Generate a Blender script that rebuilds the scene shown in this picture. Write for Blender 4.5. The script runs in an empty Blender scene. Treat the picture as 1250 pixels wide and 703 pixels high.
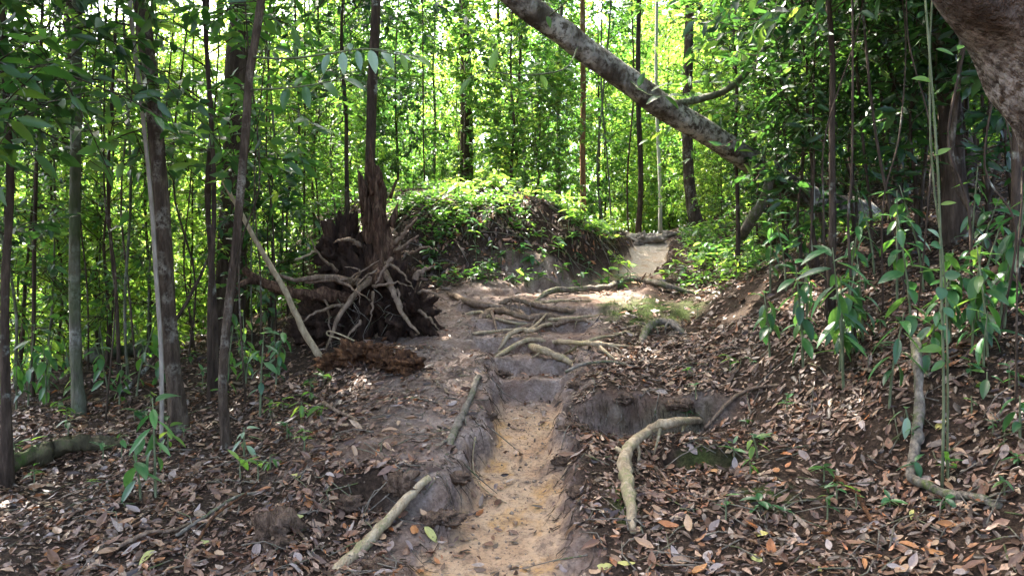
import bpy, math, random
import numpy as np
from mathutils import Vector, Matrix, noise as mnoise

# ------------------------------------------------------------------ camera, sky, sun, exposure
scene = bpy.context.scene
col = scene.collection
R = math.radians
CAM_Z = 1.5
FPX, CX, CY = 981.0, 625.0, 351.5          # focal length and centre in photograph pixels
cam_d = bpy.data.cameras.new('camera')
cam_d.sensor_width = 36.0
cam_d.lens = FPX / 1250.0 * 36.0
cam_d.clip_start = 0.05
cam_d.clip_end = 1000.0
cam = bpy.data.objects.new('camera', cam_d)
cam.location = (0, 0, CAM_Z)
cam.rotation_euler = (R(90), 0, 0)
col.objects.link(cam)
scene.camera = cam

SUN_EL, SUN_AZ = 58.0, -38.0                # azimuth measured from +Y (view direction) towards +X
world = bpy.data.worlds.new('World')
scene.world = world
world.use_nodes = True
wn = world.node_tree
wn.nodes.clear()
sky = wn.nodes.new('ShaderNodeTexSky')
sky.sky_type = 'NISHITA'
sky.sun_disc = False
sky.sun_elevation = R(SUN_EL)
sky.sun_rotation = R(SUN_AZ)
sky.air_density = 0.7
sky.dust_density = 5.0
sky.ozone_density = 0.3
bg = wn.nodes.new('ShaderNodeBackground')
bg.inputs['Strength'].default_value = 0.15
wo = wn.nodes.new('ShaderNodeOutputWorld')
wn.links.new(sky.outputs[0], bg.inputs[0])
wn.links.new(bg.outputs[0], wo.inputs[0])

sun_d = bpy.data.lights.new('sun', 'SUN')
sun_d.energy = 4.2
sun_d.angle = R(0.53)
sun_d.color = (1.0, 0.94, 0.84)
sun = bpy.data.objects.new('sun', sun_d)
sdir = Vector((math.sin(R(SUN_AZ)) * math.cos(R(SUN_EL)), math.cos(R(SUN_AZ)) * math.cos(R(SUN_EL)), math.sin(R(SUN_EL))))
sun.rotation_euler = (-sdir).to_track_quat('-Z', 'Y').to_euler()
sun.location = sdir * 60
col.objects.link(sun)

vs = scene.view_settings
vs.view_transform = 'Standard'
vs.look = 'None'
vs.exposure = 3.55
vs.gamma = 1.0
vs.use_curve_mapping = False
scene.cycles.max_bounces = 6
scene.cycles.diffuse_bounces = 3
scene.cycles.glossy_bounces = 2
scene.cycles.transmission_bounces = 5
scene.cycles.transparent_max_bounces = 4
scene.cycles.caustics_reflective = False
scene.cycles.caustics_refractive = False
scene.cycles.sample_clamp_indirect = 6.0
scene.cycles.use_denoising = True

rng = np.random.default_rng(7)
random.seed(7)

# ------------------------------------------------------------------ numeric helpers
def W(px, py, d):
    """the place at depth d (metres ahead of the camera) seen at photograph pixel px, py"""
    return np.array([(px - CX) / FPX * d, d, CAM_Z - (py - CY) / FPX * d])

def sstep(a, b, x):
    t = np.clip((x - a) / (b - a), 0, 1)
    return t * t * (3 - 2 * t)

_perm = np.random.default_rng(3).permutation(512)
_grad = np.random.default_rng(4).uniform(-1, 1, (512, 2))
def _g(ix, iy, fx, fy):
    h = _perm[(_perm[ix & 511] + iy) & 511]
    g = _grad[h]
    return g[..., 0] * fx + g[..., 1] * fy
def noise2(x, y):
    x = np.asarray(x, float); y = np.asarray(y, float)
    ix = np.floor(x).astype(int); iy = np.floor(y).astype(int)
    fx = x - ix; fy = y - iy
    u = fx * fx * fx * (fx * (fx * 6 - 15) + 10); v = fy * fy * fy * (fy * (fy * 6 - 15) + 10)
    a = _g(ix, iy, fx, fy); b = _g(ix + 1, iy, fx - 1, fy)
    c = _g(ix, iy + 1, fx, fy - 1); d = _g(ix + 1, iy + 1, fx - 1, fy - 1)
    return (a + (b - a) * u) + ((c + (d - c) * u) - (a + (b - a) * u)) * v
def fbm(x, y, o=4):
    s = 0; a = 1.0; f = 1.0
    for k in range(o):
        s = s + a * noise2(x * f + 17.3 * k, y * f - 9.1 * k)
        a *= 0.5; f *= 2.03
    return s

# ------------------------------------------------------------------ the lie of the land
_cp = []
for p in [(0, 703, 4.2), (150, 703, 4.15), (300, 703, 4.1), (0, 600, 5.4), (150, 600, 5.3), (300, 600, 5.0), (400, 600, 4.75),
          (400, 540, 5.5), (520, 560, 5.0), (430, 520, 5.8), (480, 520, 5.6), (0, 520, 7.0), (100, 510, 7.2), (215, 525, 6.6), (300, 540, 6.2),
          (540, 470, 6.5), (500, 430, 7.6), (0, 470, 9.0), (100, 440, 9.5), (250, 430, 9.5), (350, 410, 9.0), (460, 400, 8.6),
          (530, 362, 9.8), (640, 364, 9.6), (740, 362, 9.6),
          (1250, 703, 3.6), (1100, 703, 3.8), (900, 703, 4.0), (780, 703, 4.1), (800, 600, 4.9), (900, 600, 4.8), (1050, 600, 4.7),
          (1250, 578, 4.2), (800, 540, 5.6), (950, 520, 5.7), (1100, 457, 5.4), (1250, 425, 5.1), (735, 470, 6.6), (850, 458, 6.7),
          (1000, 402, 6.5), (1150, 342, 6.5), (1250, 292, 6.3), (760, 400, 8.2), (850, 390, 8.4), (950, 335, 8.4), (1050, 285, 8.8),
          (1250, 255, 8.6), (790, 362, 9.5), (860, 350, 9.8), (900, 320, 10.5), (850, 300, 12.0), (850, 285, 13.4), (950, 270, 12.0), (1050, 250, 13.0),
          (1250, 200, 13.0)]:
    _cp.append(W(*p))
for p in [(-6, 9, .2), (-8, 12, -.3), (-12, 18, -1), (-5, 12.5, .5), (-6.5, 20, .2), (-14, 30, -1), (-2.6, 11.3, 1.6), (-3, 14, 3.0), (-1.3, 11.8, 2.6), (-2.3, 12.6, 2.6),
          (-1.0, 14, 3.2), (-4.6, 14, 1.7), (-5.5, 17, 1.6), (0, 16, 3.0), (2.2, 16, 2.45), (2.3, 13.8, 2.41), (2.4, 18, 2.45), (3, 24, 2.3),
          (0, 25, 3), (8, 25, 3.6), (-5, 25, 2.2), (0, 40, 3), (10, 40, 4), (-10, 40, .5), (0, 70, 4), (30, 70, 7), (-30, 70, -1),
          (10, 12, 3.9), (8, 18, 4.3), (5, 18, 3.3), (6, 5, 2.1), (5, 2, .7), (0, 0, -.3), (0, -6, -1.2), (-6, 3, -.35), (-6, -5, -1.4), (6, -5, 0),
          (-12, 6, -.9), (14, 4, 3.0), (-25, 15, -2.4), (28, 20, 7), (-30, 40, -2), (40, 50, 8), (0, -25, -3), (-25, -20, -4), (25, -20, 3)]:
    _cp.append(np.array(p, float))
_cp = np.array(_cp)
def _phi(r2):
    return np.sqrt(r2 + 0.15)
_n = len(_cp)
_A = np.zeros((_n + 3, _n + 3))
_d2 = ((_cp[:, None, :2] - _cp[None, :, :2]) ** 2).sum(-1)
_A[:_n, :_n] = _phi(_d2) - np.eye(_n) * 0.03
_A[:_n, _n] = 1; _A[:_n, _n + 1:] = _cp[:, :2]; _A[_n, :_n] = 1; _A[_n + 1:, :_n] = _cp[:, :2].T
_w = np.linalg.solve(_A, np.concatenate([_cp[:, 2], np.zeros(3)]))
def base_z(x, y):
    z = _w[_n] + _w[_n + 1] * x + _w[_n + 2] * y
    for i in range(_n):
        z = z + _w[i] * _phi((x - _cp[i, 0]) ** 2 + (y - _cp[i, 1]) ** 2)
    return z

#            y     centre x  half width   z
_path = np.array([(-30, -.3, .5, -3.4), (-6, -.2, .5, -1.35), (0, -.12, .5, -.5), (2, -.1, .5, -.3), (4.2, -.085, .40, -.05), (4.7, -.06, .31, .05), (5.15, .0, .27, .15),
                  (6.0, .085, .25, .335), (6.8, .165, .24, .51), (7.6, .17, .44, .78), (8.5, .22, .62, 1.08), (9.5, .38, .95, 1.38),
                  (10.3, 1.15, .55, 1.47), (11.0, 1.68, .34, 1.60), (12, 2.06, .29, 1.9), (12.75, 2.18, .29, 2.16), (13.25, 2.22, .3, 2.40), (15, 2.5, .4, 2.45), (18, 2.6, .4, 2.46), (26, 3.2, .4, 2.4), (80, 4, .4, 4.2)])
def path_at(y):
    return [np.interp(y, _path[:, 0], _path[:, k]) for k in (1, 2, 3)]

def STP(y):
    return sstep(6.4, 6.9, y) * (1 - sstep(10.4, 11.2, y))
def terrain(x, y, detail=True):
    """height, path mask, bare mask, moss mask"""
    x = np.asarray(x, float); y = np.asarray(y, float)
    b = base_z(x, y)
    # cut bank behind the top of the steps: the leafy mound
    yf = 10.15 + 0.22 * noise2(x * 1.3, 5.5) + 0.10 * noise2(x * 4, 8.8)
    xc, hw, zp = path_at(y)
    crest = 2.74 - 0.42 * np.clip(x - 0.25, 0, 3) - 0.10 * np.clip(-0.4 - x, 0, 2)
    m = sstep(0, 1.05, y - yf + .25 * fbm(x * 1.8, y * 1.8, 3)) * sstep(0.02, 0.35, (xc - hw) - x) * sstep(-2.9, -1.3, x) * (1 - sstep(12.2, 14.5, y))
    b = b + (np.maximum(crest + 0.34 * fbm(x * 1.5, y * 1.5, 5), b) - b) * m
    # small eroded terraces on the right bank
    t1 = sstep(-.06, .06, y - (6.36 + 0.22 * noise2(x * 2.5, 1.2) + .06 * noise2(x * 9, 3))) * sstep(.35, .7, x) * (1 - sstep(1.4, 2.3, x))
    b = b + 0.29 * (t1 - 1) * sstep(5.6, 6.3, y) * (1 - sstep(6.4, 7.5, y)) * sstep(.2, .7, x) * (1 - sstep(1.3, 2.2, x))
    t2 = sstep(-.04, .04, y - (5.42 + 0.10 * noise2(x * 3, 4.2))) * sstep(.95, 1.1, x) * (1 - sstep(1.5, 1.75, x))
    b = b + 0.12 * (t2 - 1) * sstep(4.6, 5.35, y) * (1 - sstep(5.5, 6.4, y)) * sstep(.75, 1.15, x) * (1 - sstep(1.35, 1.85, x))
    # undercut hollow in the left bank
    hx, hy = x + 0.78, y - 4.52
    lip = 4.80 + 0.16 * noise2(x * 4, 2.2) + .05 * noise2(x * 13, y * 9)
    hol = (1 - sstep(-.05, .06, y - lip)) * sstep(-1.2, -.95, x + .16 * noise2(x * 3, y * 4)) * sstep(3.8, 4.5, y) * (1 - sstep(-.5, -.3, x + .1 * noise2(y * 5, 3)))
    b = b - 0.17 * hol
    # rounded lumps of the root plate's pit
    b = b + 0.12 * np.exp(-(((x + 1.25) / .38) ** 2 + ((y - 7.35) / .35) ** 2))
    # stair-like drops where roots hold the path
    st = np.zeros_like(zp)
    for ys, dz in ((7.02, .19), (7.5, .16), (8.02, .14), (8.55, .12), (9.1, .10)):
        yy = ys + 0.10 * noise2(x * 2.2, ys * 3) - 0.10 * (x - .2)
        st = st + dz * sstep(-.035, .035, y - yy + .03 * noise2(x * 9, y * 9))
    zst = np.interp(y, _path[:, 0], np.where((_path[:, 0] > 6.9) & (_path[:, 0] < 9.4), 0, 0))
    ramp = 0.50 * sstep(6.8, 9.35, y)
    inst = sstep(6.5, 6.9, y) * (1 - sstep(9.3, 9.7, y))
    zp = zp + (st - np.interp(y, [6.8, 7.3, 7.8, 8.3, 8.8, 9.35], [0, .19, .35, .49, .61, .71])) * inst
    # crest step of pale stone at the top of the trail
    e = np.abs(x - xc) + 0.15 * fbm(x * 2.4, y * 2.4, 4) + 0.10 * noise2(x * 4.5 + 7, y * 4.5) + 0.04 * noise2(x * 11, y * 11)
    edge = np.where(x > xc, .40 - .27 * sstep(5.3, 6.1, y), .17) + 0.09 * noise2(x * 1.7 + 3, y * 1.7)
    pm = 1 - sstep(hw - .35 * edge, hw + .65 * edge, e)
    z = b + (np.minimum(zp, b + .05) - b) * pm
    bare = 1 - sstep(0.0, 1.0, (np.abs(x - xc) - hw) / np.where(x < xc, np.where(y > 5.0, 1.55, .5), np.where(y > 6.6, .45, .22)) + 0.35 * fbm(x * 2.3, y * 2.3, 3))
    bare = np.where(y > 10.5, pm, bare)
    cut = (1 - sstep(.0, .16, np.abs(y - (6.34 + 0.22 * noise2(x * 2.5, 1.2))))) * sstep(.2, .4, x) * (1 - sstep(1.5, 2.0, x))
    bare = np.maximum(bare, cut * .8)
    d1 = .55 * (((x - 1.5) / .62) ** 2 + ((y - 8.9) / .6) ** 2)
    d2 = ((x - 1.15) / .55) ** 2 + ((y - (6.36 + 0.12 * noise2(x * 2.5, 1.2))) / .06) ** 2
    d3 = ((x - 1.32) / .3) ** 2 + ((y - (5.42 + 0.10 * noise2(x * 3, 4.2))) / .06) ** 2
    d4 = ((x - 1.5) / .22) ** 2 + ((y - 4.75) / .25) ** 2
    d5 = ((x - .66) / .1) ** 2 + ((y - 4.75) / .25) ** 2
    moss = np.clip(.75 - np.minimum(np.minimum(np.minimum(d1, d2), np.minimum(d3, d4)), d5) + 1.3 * fbm(x * 4, y * 4, 4), 0, .85)
    moss = np.where(d3 < 2.5, moss * .7, np.where(d2 < 2.5, moss * .4, moss))
    moss = moss * (np.minimum(np.minimum(np.minimum(d1, d2), np.minimum(d3, d4)), d5) < 2.2)
    if detail:
        rough = 1 - 0.75 * pm
        bk_ = np.clip(pm * (1 - pm) * 4, 0, 1)
        z = z + .09 * bk_ * fbm(x * 6, y * 6, 4) + .03 * (bk_ + .5 * bare * (1 - pm)) * fbm(x * 17, y * 17, 3)
        z = z + 0.012 * fbm(x * 30, y * 30, 2) * rough + 0.02 * pm * STP(y) * fbm(x * 9, y * 9, 3) + rough * (0.075 * fbm(x * 1.1 + 4, y * 1.1, 4)) + 0.022 * rough * fbm(x * 6, y * 6, 3) + 0.010 * fbm(x * 14, y * 14, 2)
        z = z - 0.02 * pm * sstep(.2, .5, noise2(x * 3, y * 3 + 9))
    return z, pm, bare, moss

_depths = np.concatenate([np.arange(1.6, 14, .02), np.arange(14, 60, .2)])
# ------------------------------------------------------------------ materials
def new_mat(name):
    m = bpy.data.materials.new(name)
    m.use_nodes = True
    nt = m.node_tree
    nt.nodes.clear()
    out = nt.nodes.new('ShaderNodeOutputMaterial')
    return m, nt, out
def N(nt, typ, **kw):
    n = nt.nodes.new(typ)
    for k, v in kw.items():
        if k.startswith('i_'):
            n.inputs[k[2:].replace('_', ' ')].default_value = v
        else:
            setattr(n, k, v)
    return n
def ramp(nt, fac, stops):
    r = nt.nodes.new('ShaderNodeValToRGB')
    el = r.color_ramp.elements
    while len(el) < len(stops):
        el.new(0.5)
    for e, (p, c) in zip(el, stops):
        e.position = p
        e.color = (*c, 1)
    nt.links.new(fac, r.inputs[0])
    return r.outputs[0]
def mixc(nt, fac, a, b, mode='MIX'):
    m = nt.nodes.new('ShaderNodeMix')
    m.data_type = 'RGBA'
    m.blend_type = mode
    for s, v in ((0, fac), (6, a), (7, b)):
        if isinstance(v, (int, float)):
            m.inputs[s].default_value = v
        elif isinstance(v, tuple):
            m.inputs[s].default_value = (*v, 1)
        else:
            nt.links.new(v, m.inputs[s])
    return m.outputs[2]
def noise_tex(nt, vec, scale, detail=4, rough=.55):
    n = N(nt, 'ShaderNodeTexNoise')
    n.inputs['Scale'].default_value = scale
    n.inputs['Detail'].default_value = detail
    n.inputs['Roughness'].default_value = rough
    if vec is not None:
        nt.links.new(vec, n.inputs['Vector'])
    return n.outputs[0]
def principled(nt, color, rough=.8, spec=.3, bump=None, bstr=.5, bdist=.02):
    p = nt.nodes.new('ShaderNodeBsdfPrincipled')
    if isinstance(color, tuple):
        p.inputs['Base Color'].default_value = (*color, 1)
    else:
        nt.links.new(color, p.inputs['Base Color'])
    if isinstance(rough, (int, float)):
        p.inputs['Roughness'].default_value = rough
    else:
        nt.links.new(rough, p.inputs['Roughness'])
    p.inputs['Specular IOR Level'].default_value = spec
    if bump is not None:
        b = nt.nodes.new('ShaderNodeBump')
        b.inputs['Strength'].default_value = bstr
        b.inputs['Distance'].default_value = bdist
        nt.links.new(bump, b.inputs['Height'])
        nt.links.new(b.outputs[0], p.inputs['Normal'])
    return p.outputs[0]

def leaf_material(name, stops, trans, tw=.42, rough=.38, spec=.5, hue_obj=.35):
    """green leaf: glossy upper skin, light passing through; per-leaf tint from the face attribute 'tint'"""
    m, nt, out = new_mat(name)
    at = N(nt, 'ShaderNodeAttribute', attribute_name='tint')
    oi = N(nt, 'ShaderNodeObjectInfo')
    ma = N(nt, 'ShaderNodeMath', operation='MULTIPLY_ADD')
    nt.links.new(oi.outputs['Random'], ma.inputs[0])
    ma.inputs[1].default_value = hue_obj
    ma.inputs[2].default_value = -hue_obj / 2
    ad = N(nt, 'ShaderNodeMath', operation='ADD', use_clamp=True)
    nt.links.new(at.outputs['Fac'], ad.inputs[0]); nt.links.new(ma.outputs[0], ad.inputs[1])
    c = ramp(nt, ad.outputs[0], stops)
    t = ramp(nt, ad.outputs[0], trans)
    p = principled(nt, c, rough, spec)
    tr = N(nt, 'ShaderNodeBsdfTranslucent')
    nt.links.new(t, tr.inputs[0])
    mx = N(nt, 'ShaderNodeMixShader')
    mx.inputs[0].default_value = tw
    nt.links.new(p, mx.inputs[1]); nt.links.new(tr.outputs[0], mx.inputs[2])
    nt.links.new(mx.outputs[0], out.inputs[0])
    return m

M = {}
M['leaf_mid'] = leaf_material('leaf_mid', [(0, (.014, .045, .014)), (.45, (.034, .092, .022)), (.8, (.07, .15, .03)), (1, (.14, .20, .04))],
                              [(0, (.07, .22, .03)), (.5, (.18, .40, .05)), (1, (.40, .55, .07))], .42, .34)
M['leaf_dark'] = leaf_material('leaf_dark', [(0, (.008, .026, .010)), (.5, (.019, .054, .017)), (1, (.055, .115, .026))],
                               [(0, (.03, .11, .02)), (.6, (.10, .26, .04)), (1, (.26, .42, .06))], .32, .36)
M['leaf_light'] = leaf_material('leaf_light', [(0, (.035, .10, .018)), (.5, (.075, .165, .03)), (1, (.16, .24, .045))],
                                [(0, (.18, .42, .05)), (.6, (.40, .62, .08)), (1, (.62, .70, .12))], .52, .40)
M['leaf_near'] = leaf_material('leaf_near', [(0, (.018, .06, .022)), (.5, (.035, .11, .035)), (1, (.06, .17, .04))],
                               [(0, (.07, .22, .05)), (1, (.22, .42, .06))], .34, .36, hue_obj=.8)
M['leaf_pale'] = leaf_material('leaf_pale', [(0, (.10, .17, .10)), (.5, (.17, .25, .15)), (1, (.3, .38, .25))],
                               [(0, (.15, .3, .08)), (1, (.3, .45, .12))], .28, .28, .6, hue_obj=.8)

def bark_material(name, c0, c1, c2, lichen=(.35, .36, .30), lich=.0, scale=6, bstr=.7, green=0.0):
    m, nt, out = new_mat(name)
    tc = N(nt, 'ShaderNodeTexCoord')
    mp = N(nt, 'ShaderNodeMapping')
    mp.inputs['Scale'].default_value = (1, 1, .22)
    nt.links.new(tc.outputs['Object'], mp.inputs[0])
    n1 = noise_tex(nt, mp.outputs[0], scale * 3.0, 6, .65)
    n2 = noise_tex(nt, tc.outputs['Object'], scale * .55, 4)
    n3 = noise_tex(nt, mp.outputs[0], scale * 9, 3, .6)
    c = ramp(nt, n1, [(.3, c0), (.5, c1), (.72, c2)])
    if lich > 0:
        l = ramp(nt, n2, [(.62 - lich * .25, (0, 0, 0)), (.72 - lich * .22, (1, 1, 1))])
        n4 = noise_tex(nt, tc.outputs['Object'], scale * 4, 5, .7)
        l2 = ramp(nt, n4, [(.42, (0, 0, 0)), (.56, (1, 1, 1))])
        mm = mixc(nt, 1.0, l, l2, 'MULTIPLY')
        c = mixc(nt, mm, c, lichen)
    if green > 0:
        gn = ramp(nt, noise_tex(nt, tc.outputs['Object'], scale * .35, 3), [(.5 - green * .2, (0, 0, 0)), (.7, (1, 1, 1))])
        c = mixc(nt, gn, c, (.05, .075, .02))
    ad = N(nt, 'ShaderNodeMath', operation='ADD')
    nt.links.new(n1, ad.inputs[0]); nt.links.new(n3, ad.inputs[1])
    nt.links.new(principled(nt, c, .85, .12, ad.outputs[0], bstr, .025), out.inputs[0])
    return m
M['bark_brown'] = bark_material('bark_brown', (.022, .015, .010), (.058, .040, .027), (.125, .092, .064), lichen=(.20, .175, .135), lich=.4, scale=8, bstr=1.0)
M['bark_dark'] = bark_material('bark_dark', (.02, .014, .010), (.05, .034, .024), (.10, .07, .05), lich=.15)
M['bark_grey'] = bark_material('bark_grey', (.045, .04, .03), (.105, .092, .072), (.20, .18, .145), lichen=(.27, .27, .22), lich=.5, green=.6)
M['bark_lichen'] = bark_material('bark_lichen', (.028, .022, .016), (.07, .057, .043), (.15, .125, .10), lichen=(.38, .355, .30), lich=.85, scale=3.2, bstr=1.2)
M['bark_pale'] = bark_material('bark_pale', (.28, .27, .23), (.42, .40, .35), (.58, .56, .50), lich=.3)
M['bark_red'] = bark_material('bark_red', (.09, .045, .022), (.20, .105, .052), (.32, .19, .10), lich=.2)
M['stem_green'] = bark_material('stem_green', (.05, .065, .03), (.11, .125, .065), (.19, .20, .12), scale=12, bstr=.3)
M['root_wood'] = bark_material('root_wood', (.075, .050, .034), (.165, .115, .08), (.29, .22, .16), lichen=(.12, .085, .05), lich=.6, scale=7, bstr=.9)
M['root_pale'] = bark_material('root_pale', (.15, .11, .068), (.28, .215, .135), (.42, .345, .23), lichen=(.20, .18, .09), lich=.5, scale=7, bstr=.8)
M['root_grey'] = bark_material('root_grey', (.06, .05, .04), (.135, .115, .09), (.25, .215, .17), lichen=(.07, .085, .03), lich=.55, scale=8, bstr=.8)
M['rotten_wood'] = bark_material('rotten_wood', (.022, .012, .008), (.075, .036, .018), (.20, .095, .04), scale=7, bstr=1.2)
M['plate_soil'] = bark_material('plate_soil', (.009, .005, .004), (.026, .015, .010), (.07, .04, .025), scale=4, bstr=1.2)
M['mossy_log'] = bark_material('mossy_log', (.025, .02, .012), (.06, .05, .028), (.11, .09, .05), lichen=(.05, .075, .018), lich=.45, scale=5)
M['clod'] = bark_material('clod', (.045, .028, .018), (.115, .075, .050), (.20, .14, .10), scale=9, bstr=1.4)
M['grit'] = bark_material('grit', (.13, .095, .068), (.22, .165, .12), (.34, .27, .20), scale=9, bstr=.5)
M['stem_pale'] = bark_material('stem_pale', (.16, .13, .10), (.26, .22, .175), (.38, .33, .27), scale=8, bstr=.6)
M['snag_wood'] = bark_material('snag_wood', (.015, .009, .006), (.072, .040, .025), (.20, .125, .08), scale=9, bstr=1.2)
M['giant_bark'] = bark_material('giant_bark', (.022, .016, .012), (.072, .054, .042), (.15, .12, .098), lichen=(.30, .265, .23), lich=.6, scale=6, bstr=1.6)

def earth_material(name):
    """forest soil, bare earth and trodden sand, mixed by where feet and water have worn the ground"""
    m, nt, out = new_mat(name)
    tc = N(nt, 'ShaderNodeTexCoord')
    o = tc.outputs['Object']
    zone = N(nt, 'ShaderNodeAttribute', attribute_name='zone')      # r bare soil, g moss, b steps, a sand
    sep = N(nt, 'ShaderNodeSeparateColor')
    nt.links.new(zone.outputs['Color'], sep.inputs[0])
    n0 = noise_tex(nt, o, 3.2, 5, .6); n1 = noise_tex(nt, o, 7, 6, .65); n2 = noise_tex(nt, o, 38, 5, .7); n3 = noise_tex(nt, o, 1.6, 4); n4 = noise_tex(nt, o, 170, 3, .7)
    humus = ramp(nt, n2, [(.3, (.014, .009, .006)), (.5, (.036, .023, .015)), (.7, (.085, .055, .036))])
    soil = ramp(nt, n1, [(.28, (.11, .075, .057)), (.5, (.265, .20, .163)), (.72, (.44, .36, .305))])
    soil = mixc(nt, ramp(nt, n2, [(.35, (0, 0, 0)), (.62, (1, 1, 1))]), mixc(nt, .5, soil, (.05, .032, .022)), soil)
    soil = mixc(nt, ramp(nt, n3, [(.45, (0, 0, 0)), (.65, (.5, .5, .5))]), soil, (.18, .095, .055))
    sand = ramp(nt, n0, [(.28, (.34, .205, .115)), (.42, (.47, .30, .175)), (.55, (.54, .375, .235)), (.66, (.54, .31, .12)), (.78, (.58, .42, .28))])
    sand = mixc(nt, ramp(nt, n2, [(.36, (.8, .8, .8)), (.5, (0, 0, 0))]), sand, (.20, .135, .09))
    sand = mixc(nt, ramp(nt, n4, [(.3, (.5, .5, .5)), (.5, (0, 0, 0))]), sand, (.17, .12, .085))
    c = mixc(nt, sep.outputs[0], humus, soil)
    ed = N(nt, 'ShaderNodeMath', operation='ADD')
    nt.links.new(zone.outputs['Alpha'], ed.inputs[0])
    e2 = N(nt, 'ShaderNodeMath', operation='MULTIPLY_ADD')
    nt.links.new(n1, e2.inputs[0]); e2.inputs[1].default_value = 2.0; e2.inputs[2].default_value = -1.0
    nt.links.new(e2.outputs[0], ed.inputs[1])
    sm = ramp(nt, ed.outputs[0], [(.45, (0, 0, 0)), (1.0, (1, 1, 1))])
    inv = N(nt, 'ShaderNodeMath', operation='SUBTRACT'); inv.inputs[0].default_value = 1.0
    nt.links.new(sep.outputs[2], inv.inputs[1])
    mu = N(nt, 'ShaderNodeMath', operation='MULTIPLY', use_clamp=True); nt.links.new(sm, mu.inputs[0]); nt.links.new(inv.outputs[0], mu.inputs[1])
    c = mixc(nt, mu.outputs[0], c, sand)
    pl = N(nt, 'ShaderNodeMath', operation='MULTIPLY', use_clamp=True); nt.links.new(sep.outputs[2], pl.inputs[0]); pl.inputs[1].default_value = -1.0
    pl2 = N(nt, 'ShaderNodeMath', operation='MULTIPLY', use_clamp=True); nt.links.new(pl.outputs[0], pl2.inputs[0]); nt.links.new(sm, pl2.inputs[1])
    c = mixc(nt, pl2.outputs[0], c, ramp(nt, n2, [(.3, (.36, .29, .215)), (.7, (.60, .52, .42))]))
    mossc = ramp(nt, n2, [(.3, (.02, .035, .008)), (.7, (.07, .105, .018))])
    c = mixc(nt, sep.outputs[1], c, mossc)
    ad = N(nt, 'ShaderNodeMath', operation='MULTIPLY_ADD')
    nt.links.new(n4, ad.inputs[0]); ad.inputs[1].default_value = .45; nt.links.new(n2, ad.inputs[2])
    nt.links.new(principled(nt, c, .9, .12, ad.outputs[0], 1.0, .035), out.inputs[0])
    return m
M['soil'] = earth_material('forest_soil')
M['sand'] = earth_material('trodden_sand')

def litter_material(name, flat=None):
    m, nt, out = new_mat(name)
    tc = N(nt, 'ShaderNodeTexCoord')
    if flat is None:
        c = N(nt, 'ShaderNodeAttribute', attribute_name='col').outputs['Color']
    else:
        oi = N(nt, 'ShaderNodeObjectInfo')
        c = ramp(nt, oi.outputs['Random'], flat)
    n = noise_tex(nt, tc.outputs['Object'], 60, 4, .6)
    c = mixc(nt, ramp(nt, n, [(.38, (.55, .55, .55)), (.6, (0, 0, 0))]), c, (.05, .03, .02))
    p = principled(nt, c, .42, .42, n, .5, .006)
    tr = N(nt, 'ShaderNodeBsdfTranslucent')
    nt.links.new(c, tr.inputs[0])
    mx = N(nt, 'ShaderNodeMixShader'); mx.inputs[0].default_value = .15
    nt.links.new(p, mx.inputs[1]); nt.links.new(tr.outputs[0], mx.inputs[2])
    nt.links.new(mx.outputs[0], out.inputs[0])
    return m
M['litter'] = litter_material('dead_leaves')
M['dead_tan'] = litter_material('dead_leaf_tan', [(0, (.34, .20, .11)), (.5, (.42, .28, .17)), (1, (.29, .155, .075))])
M['dead_brown'] = litter_material('dead_leaf_brown', [(0, (.14, .065, .035)), (.5, (.20, .10, .055)), (1, (.09, .05, .035))])
M['dead_grey'] = litter_material('dead_leaf_grey', [(0, (.30, .24, .215)), (.5, (.22, .165, .145)), (1, (.40, .335, .30))])
M['dead_orange'] = litter_material('dead_leaf_orange', [(0, (.42, .18, .05)), (.5, (.36, .13, .04)), (1, (.50, .26, .08))])
M['dead_yellow'] = litter_material('dead_leaf_yellow', [(0, (.50, .42, .10)), (1, (.42, .46, .16))])
m_, nt_, out_ = new_mat('moss_green')
at_ = N(nt_, 'ShaderNodeAttribute', attribute_name='tint')
nt_.links.new(principled(nt_, ramp(nt_, at_.outputs['Fac'], [(0, (.03, .06, .01)), (.6, (.09, .15, .02)), (1, (.17, .23, .04))]), .8, .2), out_.inputs[0])
M['moss'] = m_
m_, nt_, out_ = new_mat('pale_stone')
tc_ = N(nt_, 'ShaderNodeTexCoord')
n_ = noise_tex(nt_, tc_.outputs['Object'], 9, 6, .65)
nt_.links.new(principled(nt_, ramp(nt_, n_, [(.3, (.07, .055, .042)), (.5, (.20, .165, .13)), (.7, (.38, .33, .27))]), .88, .2, n_, .8, .03), out_.inputs[0])
M['stone'] = m_

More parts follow.
